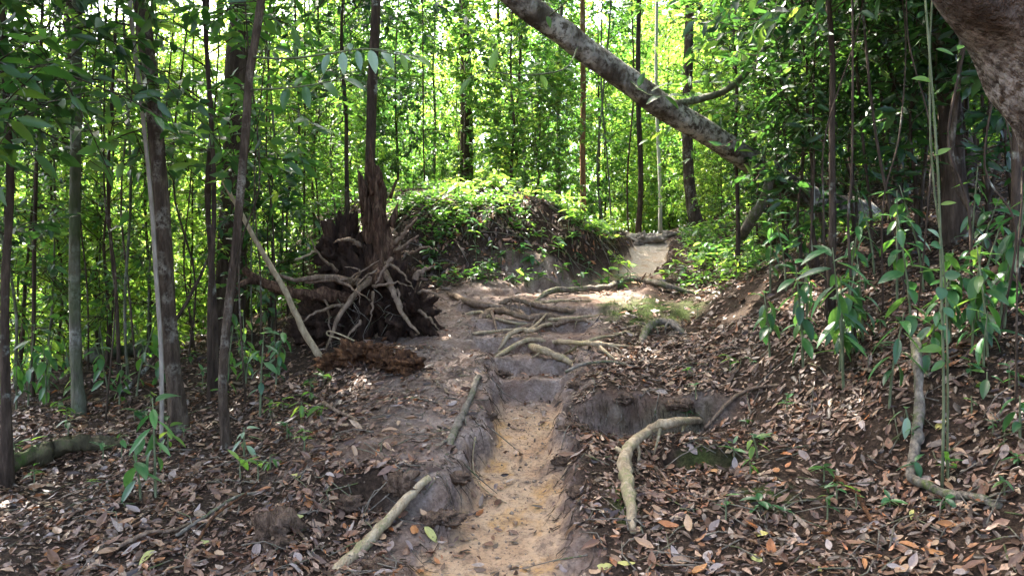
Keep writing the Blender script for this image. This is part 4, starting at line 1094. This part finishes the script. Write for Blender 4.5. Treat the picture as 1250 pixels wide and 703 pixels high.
spray(lean_o, [(705, 58, 8.4), (690, 84, 7.6), (640, 92, 7.0), (590, 88, 6.6), (562, 104, 6.5)], .010, .003,
      [(600, 88, 6.6, (.15, -.2, .9), .20), (640, 90, 7.0, (.55, -.2, .6), .17), (575, 96, 6.5, (-.5, -.3, -.6), .17), (604, 88, 6.6, (-.6, -.3, .25), .15), (660, 92, 7.2, (.4, -.3, -.7), .14), (690, 84, 7.6, (.7, -.2, -.2), .13)], 'light')
spray(lean_o, [(770, 100, 8.6), (790, 115, 8.2), (815, 118, 8.0)], .012, .004,
      [(780, 106, 8.4, (.2, -.3, .9), .16), (795, 112, 8.2, (.7, -.3, .5), .18), (806, 118, 8.1, (-.7, -.3, -.2), .17), (812, 118, 8.0, (.6, -.3, -.5), .19), (790, 114, 8.2, (-.6, -.4, .3), .14), (815, 118, 8.0, (.9, -.3, .2), .17)], 'mid')
spray(lean_o, [(938, 196, 9.2), (930, 188, 8.8), (918, 186, 8.6)], .012, .004,
      [(930, 188, 8.7, (-.6, -.3, -.6), .22), (935, 190, 8.7, (.4, -.3, -.7), .20), (920, 186, 8.6, (-.9, -.2, .2), .18), (938, 192, 8.7, (.1, -.4, -.8), .2), (942, 188, 8.7, (.8, -.3, .2), .17)], 'light')
spray(lean_o, [(668, 22, 8.3), (690, 4, 8.0), (700, -14, 7.8)], .01, .004, [(680, 10, 8.1, (-.6, -.2, .3), .18), (690, 2, 8.0, (-.5, -.3, .6), .2), (668, 20, 8.2, (.2, -.4, -.7), .14)], 'light')

# seedlings and herbs over the mound and banks
def herb_proto(seed, n, L, kind):
    r = np.random.default_rng(seed)
    return [(r.uniform(0, 6.28), r.normal(.25, .35), L * r.uniform(.7, 1.2), r.uniform(.3, 1)) for _ in range(n)]
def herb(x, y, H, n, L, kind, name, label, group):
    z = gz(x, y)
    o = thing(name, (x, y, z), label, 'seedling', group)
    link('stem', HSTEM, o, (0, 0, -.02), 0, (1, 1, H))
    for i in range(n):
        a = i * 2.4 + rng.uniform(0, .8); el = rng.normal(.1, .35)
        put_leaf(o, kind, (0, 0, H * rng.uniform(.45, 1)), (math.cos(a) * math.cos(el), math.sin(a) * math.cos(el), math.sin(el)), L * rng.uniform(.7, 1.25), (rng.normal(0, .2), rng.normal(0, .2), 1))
HSTEM = twig_mesh([(np.array([(0, 0, 0), (.004, .003, .5), (0, 0, 1.0)]), .006, .004)])
for k in range(58):       # crown of the mound
    px = rng.uniform(540, 770); x = (px - CX) / FPX * 11.2
    y = rng.uniform(10.75, 12.3)
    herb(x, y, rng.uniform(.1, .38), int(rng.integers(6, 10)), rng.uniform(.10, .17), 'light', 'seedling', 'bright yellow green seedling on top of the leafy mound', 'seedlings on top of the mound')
for k in range(56):       # face of the mound
    x = rng.uniform(-1.25, 1.55); y = rng.uniform(10.0, 10.75)
    xc_, hw_, _ = path_at(y)
    if x > xc_ - hw_ - .05 and y < 10.3: continue
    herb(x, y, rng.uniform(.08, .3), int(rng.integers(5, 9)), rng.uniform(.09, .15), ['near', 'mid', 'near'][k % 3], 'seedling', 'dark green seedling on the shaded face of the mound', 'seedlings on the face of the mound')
for k in range(70):       # right bank beside the top of the trail
    px = rng.uniform(800, 960); py = rng.uniform(285, 345)
    g = G(px, py)
    xc_, hw_, _ = path_at(g[1])
    if abs(g[0] - xc_) < hw_ + .25: continue
    herb(g[0], g[1], rng.uniform(.08, .3), int(rng.integers(5, 9)), rng.uniform(.09, .15), ['mid', 'light', 'near'][k % 3], 'seedling', 'leafy seedling on the right bank below the leaning trunk', 'seedlings below the leaning trunk')
for k in range(46):       # scattered on the litter of the right bank
    px = rng.uniform(830, 1250); py = rng.uniform(345, 640)
    g = G(px, py)
    herb(g[0], g[1], rng.uniform(.03, .16), int(rng.integers(4, 7)), rng.uniform(.05, .10), ['near', 'mid', 'near'][k % 3], 'seedling', 'small seedling sprouting from the leaf litter of the right bank', 'seedlings in the litter of the right bank')
for k in range(34):       # left slope
    px = rng.uniform(0, 400); py = rng.uniform(440, 600)
    g = G(px, py)
    herb(g[0], g[1], rng.uniform(.05, .2), int(rng.integers(4, 8)), rng.uniform(.06, .12), ['near', 'mid', 'light'][k % 3], 'seedling', 'small seedling sprouting from the leaf litter of the left slope', 'seedlings in the litter of the left slope')
gc = MB()
for (n, fx, L) in ((2600, 'mound', .085), (1700, 'bank', .08), (1500, 'hill', .09)):
    if fx == 'mound':
        x = rng.uniform(-1.6, 1.7, n); y = rng.uniform(10.0, 12.8, n)
    elif fx == 'bank':
        x = rng.uniform(2.0, 4.6, n); y = rng.uniform(9.3, 14.0, n)
    else:
        x = rng.uniform(-4.5, -.5, n); y = rng.uniform(10.5, 15.0, n)
    z_, pm_, _, _ = terrain_at(x, y)
    xc_, hw_, _ = path_at(y)
    k = (pm_ < .1) & (np.abs(x - xc_) > hw_ + .22) & (fbm(x * 1.6 + 9, y * 1.6, 3) > np.where(fx == 'mound', np.where(y < 10.95, .10, -.05), -.05))
    x, y, z_ = x[k], y[k], z_[k]
    for rep_ in range(4):
        n_l = len(x)
        a = rng.uniform(0, 6.28, n_l)
        h_ = rng.uniform(.02, .16, n_l)
        p_ = np.stack([x + rng.normal(0, .03, n_l), y + rng.normal(0, .03, n_l), z_ + h_], 1)
        d_ = np.stack([np.cos(a), np.sin(a), rng.normal(.1, .35, n_l)], 1)
        leaves(gc, p_, d_, np.array([0, 0, 1.0]) + rng.normal(0, .4, (n_l, 3)), L * rng.uniform(.6, 1.3, n_l), L * rng.uniform(.3, .5, n_l), _T8, rng.uniform(0, .35, n_l), .12, np.clip(rng.normal(.45, .25, n_l), 0, 1))
tag(link('ground_cover', gc.mesh('ground_cover', M['leaf_mid'])), 'low leafy herbs covering the mound and the banks beside it', 'ground cover', None, 'stuff')
print('cover done')
for k in range(20):
    px = rng.uniform(935, 1250); py = rng.uniform(318, 470)
    kind = ['near', 'long', 'near', 'mid', 'near'][k % 5]
    sapling(G(px, py), rng.uniform(.35, .95), int(rng.integers(9, 17)), rng.uniform(.12, .2), kind,
            {'near': 'dark green leafy sapling among the stems on the right bank', 'long': 'long leaved drooping sapling among the stems on the right bank', 'mid': 'mid green leafy sapling among the stems on the right bank'}[kind], 'plant', 'leafy saplings among the stems on the right bank', lean=(rng.normal(0, .1), rng.normal(-.05, .08)), low=.2)
for k in range(22):
    px = rng.uniform(0, 345); py = rng.uniform(418, 520)
    kind = ['near', 'mid', 'light'][k % 3]
    sapling(G(px, py), rng.uniform(.3, .8), int(rng.integers(9, 15)), rng.uniform(.10, .17), kind,
            {'near': 'dark green leafy sapling among the thin trunks on the left slope', 'light': 'bright green leafy sapling among the thin trunks on the left slope', 'mid': 'mid green leafy sapling among the thin trunks on the left slope'}[kind], 'plant', 'leafy saplings among the thin trunks on the left slope', lean=(rng.normal(0, .1), rng.normal(-.05, .08)), low=.2)
print('near plants done')

# ------------------------------------------------------------------ thickets
ADJ = {'near': ['dark leaved', 'mid green bushy', 'grey stemmed dark leaved', 'low bushy', 'light green'], 'stemmy': ['bare stemmed dark', 'bare stemmed small leaved', 'bare stemmed broad leaved'], 'bush': ['mid green shrubby', 'low light green shrubby', 'tall shrubby', 'dark shrubby'], 'under': ['brown stemmed', 'grey stemmed', 'low pale green', 'tall dark stemmed', 'dark crowned']}
for k, (px, d, kind, idx, s) in enumerate([(880, 15.5, 'bush', 1, 1.0), (935, 12.0, 'bush', 3, .9), (985, 11.3, 'stemmy', 2, .8), (1030, 10.6, 'stemmy', 0, .8), (1075, 9.6, 'stemmy', 0, .9), (1120, 10.2, 'stemmy', 2, .85),
                                          (1165, 9.2, 'stemmy', 0, .8), (1210, 8.8, 'stemmy', 0, .9), (1255, 9.0, 'stemmy', 2, .9), (1000, 14, 'under', 4, .8), (1090, 13, 'under', 4, .9), (1180, 12, 'under', 3, .8),
                                          (1270, 11, 'under', 4, .9), (950, 16, 'under', 0, .9), (1300, 7.5, 'stemmy', 2, .9), (1340, 10, 'under', 1, 1), (1060, 16, 'under', 1, 1), (1150, 17, 'under', 0, 1.1), (905, 18, 'under', 2, .9),
                                          (1240, 15, 'under', 1, 1.1), (1010, 12.3, 'stemmy', 0, 1.0), (1100, 11.5, 'stemmy', 0, 1.1), (1200, 10.5, 'stemmy', 0, 1.0), (1045, 8.6, 'stemmy', 0, .7), (1190, 7.4, 'stemmy', 0, .75), (1000, 7.9, 'stemmy', 0, .85), (1225, 6.2, 'stemmy', 2, .85), (958, 9.3, 'near', 0, .75), (1300, 5.6, 'stemmy', 0, .9), (925, 10.9, 'near', 1, .65), (1020, 9.6, 'stemmy', 2, .9), (1110, 8.4, 'stemmy', 0, .9), (1265, 7.6, 'stemmy', 0, 1.0), (880, 12.8, 'near', 3, .6), (1160, 10.6, 'stemmy', 2, 1.0)]):
    x = (px - CX) / FPX * d
    plant_tree(kind, idx, x, d, 'understory_tree', 'shaded %s understory tree in the thicket on the right bank' % ADJ[kind][idx], 'tree', 'thicket on the right bank', s)
for k, (px, d, kind, idx, s) in enumerate([(-60, 8.5, 'near', 0, 1.0), (-20, 10, 'near', 4, 1.0), (40, 10.5, 'near', 4, 1.0), (95, 11.5, 'near', 4, 1.1), (150, 10.8, 'bush', 1, 1.0), (205, 12, 'under', 2, .8), (250, 12.5, 'bush', 1, 1.4),
                                          (320, 13, 'under', 2, .8), (365, 13.5, 'bush', 0, 1.0), (140, 15, 'under', 2, 1.0), (180, 13.5, 'bush', 1, 1.2), 
                                          (60, 12, 'bush', 2, 1), (-40, 15, 'under', 1, 1), (225, 17, 'under', 2, 1.1), (405, 15, 'under', 2, .8), (430, 17.5, 'under', 0, .9), (-90, 6.8, 'near', 2, .9),
                                          (120, 9.8, 'near', 4, .8), (235, 10.2, 'near', 4, .8), (130, 8.9, 'near', 1, .9), (330, 10.6, 'near', 4, .8), (-110, 5.6, 'near', 2, 1.0), (20, 9.2, 'near', 3, 1.2), (180, 9.5, 'near', 4, 1.0), (395, 11.5, 'near', 3, .9), (300, 11.4, 'near', 3, 1.1), (85, 9.8, 'bush', 1, 1.2)]):
    x = (px - CX) / FPX * d
    plant_tree(kind, idx, x, d, 'understory_tree', '%s understory tree in the thicket left of the uprooted stump' % ADJ[kind][idx], 'tree', 'thicket left of the stump', s)

for px, d, k, s_, lb in [(10, 5.6, 0, .9, 'large leaved dark tree overhanging the mossy log'), (262, 7.4, 1, .95, 'large leaved tree spreading above the slim curving sapling'), (1012, 6.7, 0, .85, 'large leaved dark tree rising from the right bank thicket'), (1236, 5.6, 1, .9, 'large leaved tree behind the massive overhanging trunk'),
                         (900, 9.6, 1, .8, 'large leaved tree above the foot of the leaning trunk'), (-140, 4.6, 1, 1.0, 'large leaved tree reaching over the left slope'), (420, 10.8, 0, .9, 'large leaved dark tree behind the uprooted stump'),
                         (975, 8.0, 2, .9, 'large leaved bush beside the pale thin sapling on the right bank'), (1120, 7.4, 2, 1.0, 'large leaved bush left of the dark upright trunk'), (1250, 6.6, 2, 1.0, 'large leaved dark bush below the overhanging trunk'), (330, 9.0, 2, .8, 'large leaved bush under the leaning dead pole')]:
    plant_tree('overhang', k, (px - CX) / FPX * d, d, 'broad_leaved_tree', lb, 'tree', None, s_)
# forest behind: each tree its own
placed = []
def ok(x, y, r):
    for a, b in placed:
        if (a - x) ** 2 + (b - y) ** 2 < r * r: return False
    return True
cnt = 0
for tries in range(3000):
    if cnt >= 135: break
    d = 15.5 + 24 * rng.uniform(0, 1) ** 1.2
    px = rng.uniform(-130, 1380)
    x = (px - CX) / FPX * d
    xc_, hw_, _ = path_at(d)
    if abs(x - xc_) < 1.0 + .04 * d and d < 19: continue
    if 770 < px < 850 and d < 23: continue
    if not ok(x, d, 1.0 + .015 * d): continue
    if px < 420 and rng.uniform() < .5: continue
    placed.append((x, d)); cnt += 1
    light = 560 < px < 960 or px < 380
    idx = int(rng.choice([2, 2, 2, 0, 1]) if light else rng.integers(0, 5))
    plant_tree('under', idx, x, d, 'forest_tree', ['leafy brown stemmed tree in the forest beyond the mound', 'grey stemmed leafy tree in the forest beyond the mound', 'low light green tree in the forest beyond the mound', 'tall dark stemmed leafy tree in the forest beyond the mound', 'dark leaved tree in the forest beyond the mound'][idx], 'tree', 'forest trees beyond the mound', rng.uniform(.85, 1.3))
cnt = 0
for tries in range(3000):
    if cnt >= 60: break
    d = 14 + 20 * rng.uniform(0, 1)
    px = rng.uniform(-60, 1310)
    x = (px - CX) / FPX * d
    xc_, hw_, _ = path_at(d)
    if abs(x - xc_) < .9 or (px < 400 and rng.uniform() < .4): continue
    cnt += 1
    k_ = int(rng.integers(0, 3))
    plant_tree('bush', k_, x, d, 'forest_shrub', '%s plant on the forest floor beyond the mound' % ADJ['bush'][k_], 'shrub', 'forest shrubs beyond the mound', rng.uniform(.7, 1.2))
# tall trees: canopy over and around
tall_label = ['tall canopy tree with a brown trunk in the surrounding forest', 'very tall canopy tree with a dark trunk in the surrounding forest', 'tall light leaved canopy tree in the surrounding forest']
cnt = 0; tp = []
for tries in range(4000):
    if cnt >= 18: break
    x = rng.uniform(-26, 26); y = rng.uniform(-6, 46)
    if y > -1 and abs(x) < .72 * y + 1.0 and y < 27: continue
    if y <= -1 and abs(x) < 3: continue
    xc_, hw_, _ = path_at(y)
    if abs(x - xc_) < 1.4: continue
    if x < -5 and 7 < y < 34: continue
    if 13 < y < 30 and .12 < x / y < .26: continue
    if any((a - x) ** 2 + (b - y) ** 2 < 3.6 ** 2 for a, b in tp): continue
    tp.append((x, y)); cnt += 1
    k = int(rng.integers(0, 3))
    plant_tree('tall', k, x, y, 'canopy_tree', tall_label[k], 'tree', 'tall canopy trees', rng.uniform(.85, 1.25))
for x, y, s_ in [(-8.5, 8.5, .95), (-6.8, 12.4, .8), (-4.65, 13.6, .95), (-1.0, 18.5, .9), (8.2, 7.0, .9), (7.5, 13.5, 1.0), (-9.5, 2.5, .8)]:  # broad crowned trees added to block direct sun above the trail and banks
    plant_tree('canopy', 0, x, y, 'canopy_tree', 'broad crowned tall tree added to shade the trail', 'tree', 'added canopy trees shading the trail', s_)
for px, d_, k, s_ in [(772, 27, 2, 1.2), (795, 31, 2, 1.4), (820, 28, 2, 1.2), (845, 33, 0, 1.5), (808, 38, 2, 1.7), (770, 36, 0, 1.6), (835, 40, 2, 1.8), (860, 26, 2, 1.1), (750, 30, 2, 1.3), (785, 24.5, 2, .7)]:
    plant_tree('under', k, (px - CX) / FPX * d_, d_, 'forest_tree', 'hazy bright green tree far beyond the crest of the trail', 'tree', 'bright trees beyond the crest', s_)
# far wood that reads as one mass
mb = MB()
n = 42000
d = 42 + 30 * rng.uniform(0, 1, n); a = rng.uniform(-.80, .80, n)
pos = np.stack([d * np.tan(a), d, rng.uniform(0, 1, n) ** .8 * 26 + 1], 1)
cl = noise2(pos[:, 0] * .35, pos[:, 2] * .35 + d * .2) > -.12
pos = pos[cl]; n = len(pos)
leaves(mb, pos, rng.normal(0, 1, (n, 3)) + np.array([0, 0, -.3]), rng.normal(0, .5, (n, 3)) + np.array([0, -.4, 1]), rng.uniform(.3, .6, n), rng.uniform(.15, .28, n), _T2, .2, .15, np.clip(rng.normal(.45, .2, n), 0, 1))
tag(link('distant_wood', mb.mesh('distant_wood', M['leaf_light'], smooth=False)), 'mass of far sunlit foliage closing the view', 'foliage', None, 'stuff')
print('forest done')

# ------------------------------------------------------------------ leaf litter
PAL = np.array([(.21, .11, .065), (.145, .068, .037), (.34, .21, .135), (.06, .032, .021), (.30, .125, .05), (.20, .11, .07), (.095, .043, .026), (.44, .30, .18), (.35, .12, .035), (.17, .085, .052), (.40, .305, .24), (.033, .02, .014)])
PW = np.array([14, 13, 11, 14, 8, 12, 12, 6, 4, 11, 8, 12.]); PW /= PW.sum()
def litter(n, x0, x1, y0, y1, L0, L1, tmpl, keep_bare, layer=0):
    x = rng.uniform(x0, x1, n); y = rng.uniform(y0, y1, n)
    inside = np.abs(x) < y * .80 + .8
    x, y = x[inside], y[inside]
    z, pm, bare, moss = terrain_at(x, y)
    patch = .30 + 1.15 * np.clip(fbm(x * 1.5 + 31, y * 1.5, 4) + .32, 0, .7)
    keep = rng.uniform(0, 1, len(x)) < patch * np.where(pm > .4, min(keep_bare * .8, .10) * (y < 10.5), np.where(bare > .5, keep_bare, 1)) * (1 - .55 * moss)
    x, y, z, bare = x[keep], y[keep], z[keep], bare[keep]
    e = .03
    zx = (terrain_at(x + e, y)[0] - z) / e; zy = (terrain_at(x, y + e)[0] - z) / e
    steep = np.hypot(zx, zy) < np.where(y > 9.7, 3.2, 1.5)
    x, y, z, zx, zy = x[steep], y[steep], z[steep], zx[steep], zy[steep]
    n = len(x)
    nr = unit(np.stack([-zx, -zy, np.ones(n)], 1) + rng.normal(0, .42, (n, 3)))
    a = rng.uniform(0, 2 * np.pi, n)
    d = np.stack([np.cos(a), np.sin(a), zx * np.cos(a) + zy * np.sin(a)], 1) + rng.normal(0, .12, (n, 3))
    L = rng.uniform(L0, L1, n) * rng.choice([.45, .6, .8, 1, 1, 1.35], n)
    pos = np.stack([x, y, z + .006 + rng.uniform(0, .022, n)], 1) - unit(d) * L[:, None] * .5
    colr = PAL[rng.choice(len(PAL), n, p=PW)] * rng.uniform(.33, 1.05, (n, 1)) * (1 + .45 * fbm(x * .9, y * .9 + 50, 3))[:, None]
    mb = MB()
    leaves(mb, pos, d, nr, L, L * rng.uniform(.3, .5, n), tmpl, rng.normal(.0, .20, n) * rng.choice([.3, 1, 1.6], n), rng.normal(.05, .24, n), None, colr)
    return mb
for mb_ in (litter(60000, -4.6, 5.2, 3.2, 7.6, .035, .085, _T8, .2), ):
    tag(link('leaf_litter', mb_.mesh('leaf_litter', M['litter'], colr=True, attrs=False)), 'carpet of dead brown leaves on both sides of the lower trail', 'leaf litter', None, 'stuff')
mb_ = litter(15000, -2.2, 1.4, 3.4, 10.3, .015, .045, _T2, 1.3)
mb2_ = litter(34000, -4, 4.4, 3.4, 7.5, .012, .04, _T2, .15)
tag(link('leaf_crumbs', mb2_.mesh('leaf_crumbs', M['litter'], smooth=False, colr=True, attrs=False)), 'crumbled and rotting leaf scraps among the leaf litter', 'leaf litter', None, 'stuff')
tag(link('leaf_crumbs', mb_.mesh('leaf_crumbs', M['litter'], smooth=False, colr=True, attrs=False)), 'crumbled leaf scraps strewn over the bare soil of the trail', 'leaf litter', None, 'stuff')
mb_ = litter(70000, -11, 12, 7.6, 17, .05, .10, _T2, .20)
tag(link('leaf_litter', mb_.mesh('leaf_litter', M['litter'], smooth=False, colr=True, attrs=False)), 'carpet of dead brown leaves around the mound and upper banks', 'leaf litter', None, 'stuff')

mb_ = litter(9000, -2.6, 2.0, 9.9, 12.6, .05, .11, _T8, .2)
tag(link('leaf_litter', mb_.mesh('leaf_litter', M['litter'], colr=True, attrs=False)), 'dead leaves caught on the face and top of the mound', 'leaf litter', None, 'stuff')
# single fallen leaves that can be picked out
def dead_leaf(ratio, curl, fold, seed):
    mb = MB()
    leaves(mb, np.array([[-.5, 0, 0]]), np.array([[1.0, 0, 0]]), np.array([[0, 0, 1.0]]), 1.0, ratio, _TB, curl, fold)
    v = mb.v[0]; r = np.random.default_rng(seed)
    v[:, 2] += .10 * noise2(v[:, 0] * 3 + seed, v[:, 1] * 5) + .12 * v[:, 1] * v[:, 0]
    return mb
DL = {}
for cname in ('dead_tan', 'dead_brown', 'dead_grey', 'dead_orange', 'dead_yellow'):
    DL[cname] = [dead_leaf(r, c, f, i).mesh('fallen_leaf', M[cname], attrs=False) for i, (r, c, f) in enumerate([(.38, .1, .25), (.44, -.2, .12), (.33, .3, .35), (.5, .15, -.2), (.40, -.3, .3)])]
side_names = {'left': 'on the littered slope left of the sandy path', 'path': 'lying on the bare sandy path', 'right': 'on the littered slope right of the sandy path'}
cnt = 0
while cnt < 290:
    px = rng.uniform(0, 1250); py = 705 - 215 * rng.uniform(0, 1) ** 1.5
    g = G(px, py)
    pm = terrain_at(g[:1], g[1:2])[1][0]
    if pm > .5 and rng.uniform() < .75: continue
    e = .04
    zx = (gz(g[0] + e, g[1]) - g[2]) / e; zy = (gz(g[0], g[1] + e) - g[2]) / e
    if math.hypot(zx, zy) > 1.3: continue
    c = str(rng.choice(['dead_tan', 'dead_brown', 'dead_grey', 'dead_orange', 'dead_yellow'], p=[.26, .34, .29, .07, .04]))
    side = 'path' if pm > .5 else ('left' if px < 610 else 'right')
    o = bpy.data.objects.new('fallen_leaf', DL[c][rng.integers(5)])
    col.objects.link(o)
    nrm = Vector((-zx + rng.normal(0, .22), -zy + rng.normal(0, .22), 1)).normalized()
    qd = Vector((0, 0, 1)).rotation_difference(nrm)
    o.rotation_mode = 'QUATERNION'
    o.rotation_quaternion = qd @ Matrix.Rotation(rng.uniform(0, 6.28), 3, 'Z').to_quaternion()
    s = rng.uniform(.07, .125) * (.75 if side == 'path' else 1)
    o.scale = (s, s, s)
    o.location = (g[0], g[1], g[2] + .022 + (0 if side != 'path' else -.012))
    tag(o, 'single curled %s fallen leaf %s' % (c.split('_')[1], side_names[side]), 'leaf', 'large fallen leaves')
    cnt += 1

# rootlets hanging from the cut edges of the path
mb = MB()
for k in range(380):
    y = rng.uniform(4.2, 7.6); xc_, hw_, _ = path_at(y)
    x = xc_ + (hw_ + rng.uniform(.0, .14)) * (-1 if rng.uniform() < .65 else 1)
    z = gz(x, y)
    sg = (1 if x < xc_ else -1) * (k % 3 > 0)
    L = rng.uniform(.05, .2)
    if k % 3 == 0:
        x = rng.uniform(.45, 1.7); y = 6.3 + .22 * float(noise2(x * 2.5, 1.2)) + rng.uniform(0, .1); z = gz(x, y)
    P_ = np.array([(x, y, z + .01), (x + sg * rng.uniform(.01, .05), y + rng.normal(0, .03) - .05 * (k % 3 == 0), z - L * .3), (x + sg * rng.uniform(.03, .09), y + rng.normal(0, .05) - .1 * (k % 3 == 0), z - L)])
    for q_ in P_[1:]:
        q_[2] = max(q_[2], gz(q_[0], q_[1]) + .006)
    tube(mb, P_, np.array([.003, .0025, .001]), 3, 0, 0, cap=False)
tag(link('rootlets', mb.mesh('rootlets', M['bark_brown'], attrs=False)), 'fine rootlets hanging from the cut banks of the sandy path', 'rootlets', None, 'stuff')
# pebbles and crumbs of earth on the trail
mb = MB()
oct_v = np.array([(1, 0, 0), (-1, 0, 0), (0, 1, 0), (0, -1, 0), (0, 0, 1), (0, 0, -1.)]); oct_f = np.array([(0, 2, 4), (2, 1, 4), (1, 3, 4), (3, 0, 4), (2, 0, 5), (1, 2, 5), (3, 1, 5), (0, 3, 5)])
n = 1300
y = rng.uniform(3.6, 10.2, n); xc_, hw_, _ = path_at(y)
x = xc_ + rng.normal(0, 1, n) * hw_ * .75 + np.where(rng.uniform(0, 1, n) < .3, -.5, 0)
z = terrain_at(x, y)[0]
sz = .003 + .012 * rng.uniform(0, 1, n) ** 5 + .003 * rng.uniform(0, 1, n)
V = oct_v[None] * sz[:, None, None] * rng.uniform(.6, 1.3, (n, 6, 1)) + np.stack([x, y, z + sz * .4], 1)[:, None]
mb.add(V.reshape(-1, 3), (oct_f[None] + (np.arange(n) * 6)[:, None, None]).reshape(-1, 3))
tag(link('soil_crumbs', mb.mesh('soil_crumbs', M['grit'], attrs=False)), 'crumbs of earth and grit scattered on the trail', 'grit', None, 'stuff')
# moss cushions and twig litter
n = 26000
x = rng.uniform(.3, 3.2, n); y = rng.uniform(4.2, 9.8, n)
z, pm, bare, moss = terrain_at(x, y)
k = (moss > .35) & (rng.uniform(0, 1, n) < moss)
x, y, z = x[k], y[k], z[k]; n = len(x)
mb = MB()
leaves(mb, np.stack([x, y, z - .003], 1), rng.normal(0, .6, (n, 3)) + np.array([0, 0, .9]), rng.normal(0, 1, (n, 3)), rng.uniform(.012, .028, n), rng.uniform(.006, .012, n), _T2, .2, .1, rng.uniform(0, 1, n))
tag(link('moss', mb.mesh('moss', M['moss'], smooth=False)), 'green moss on the bank and earth faces right of the trail', 'moss', None, 'stuff')
mb = MB()
for k in range(420):
    px = rng.uniform(0, 1250); py = rng.uniform(380, 703)
    g = G(px, py)
    a = rng.uniform(0, 6.28); L = rng.uniform(.06, .35)
    e = np.array([math.cos(a) * L, math.sin(a) * L, 0])
    if terrain_at(g[:1], g[1:2])[1][0] > .4: continue
    p2 = g + e; p2[2] = gz(p2[0], p2[1]); m2 = (g + p2) / 2 + rng.normal(0, .02, 3) ; m2[2] = max(m2[2], gz(m2[0], m2[1]))
    tube(mb, np.array([g, m2, p2]) + np.array([0, 0, .022]), np.array([.005, .004, .002]), 4, 0, 0)
for k in range(130):
    x = rng.uniform(-1.6, 1.6); y = rng.uniform(10.2, 11.6)
    g = np.array([x, y, gz(x, y) + .03]); a = rng.uniform(0, 6.28); L = rng.uniform(.15, .6)
    e = g + np.array([math.cos(a) * L, -abs(math.sin(a)) * L * .5, 0]); e[2] = gz(e[0], e[1]) + rng.uniform(.02, .12)
    m2 = (g + e) / 2; m2[2] = max(m2[2], gz(m2[0], m2[1]) + .02)
    tube(mb, np.array([g, m2, e]), np.array([.008, .006, .003]), 4, 0, 0)
tag(link('twig_litter', mb.mesh('twig_litter', M['root_grey'], attrs=False)), 'thin dry twigs scattered among the dead leaves', 'twigs', None, 'stuff')
print('objects', len(bpy.data.objects), 'tris', sum(len(m.polygons) for m in bpy.data.meshes))
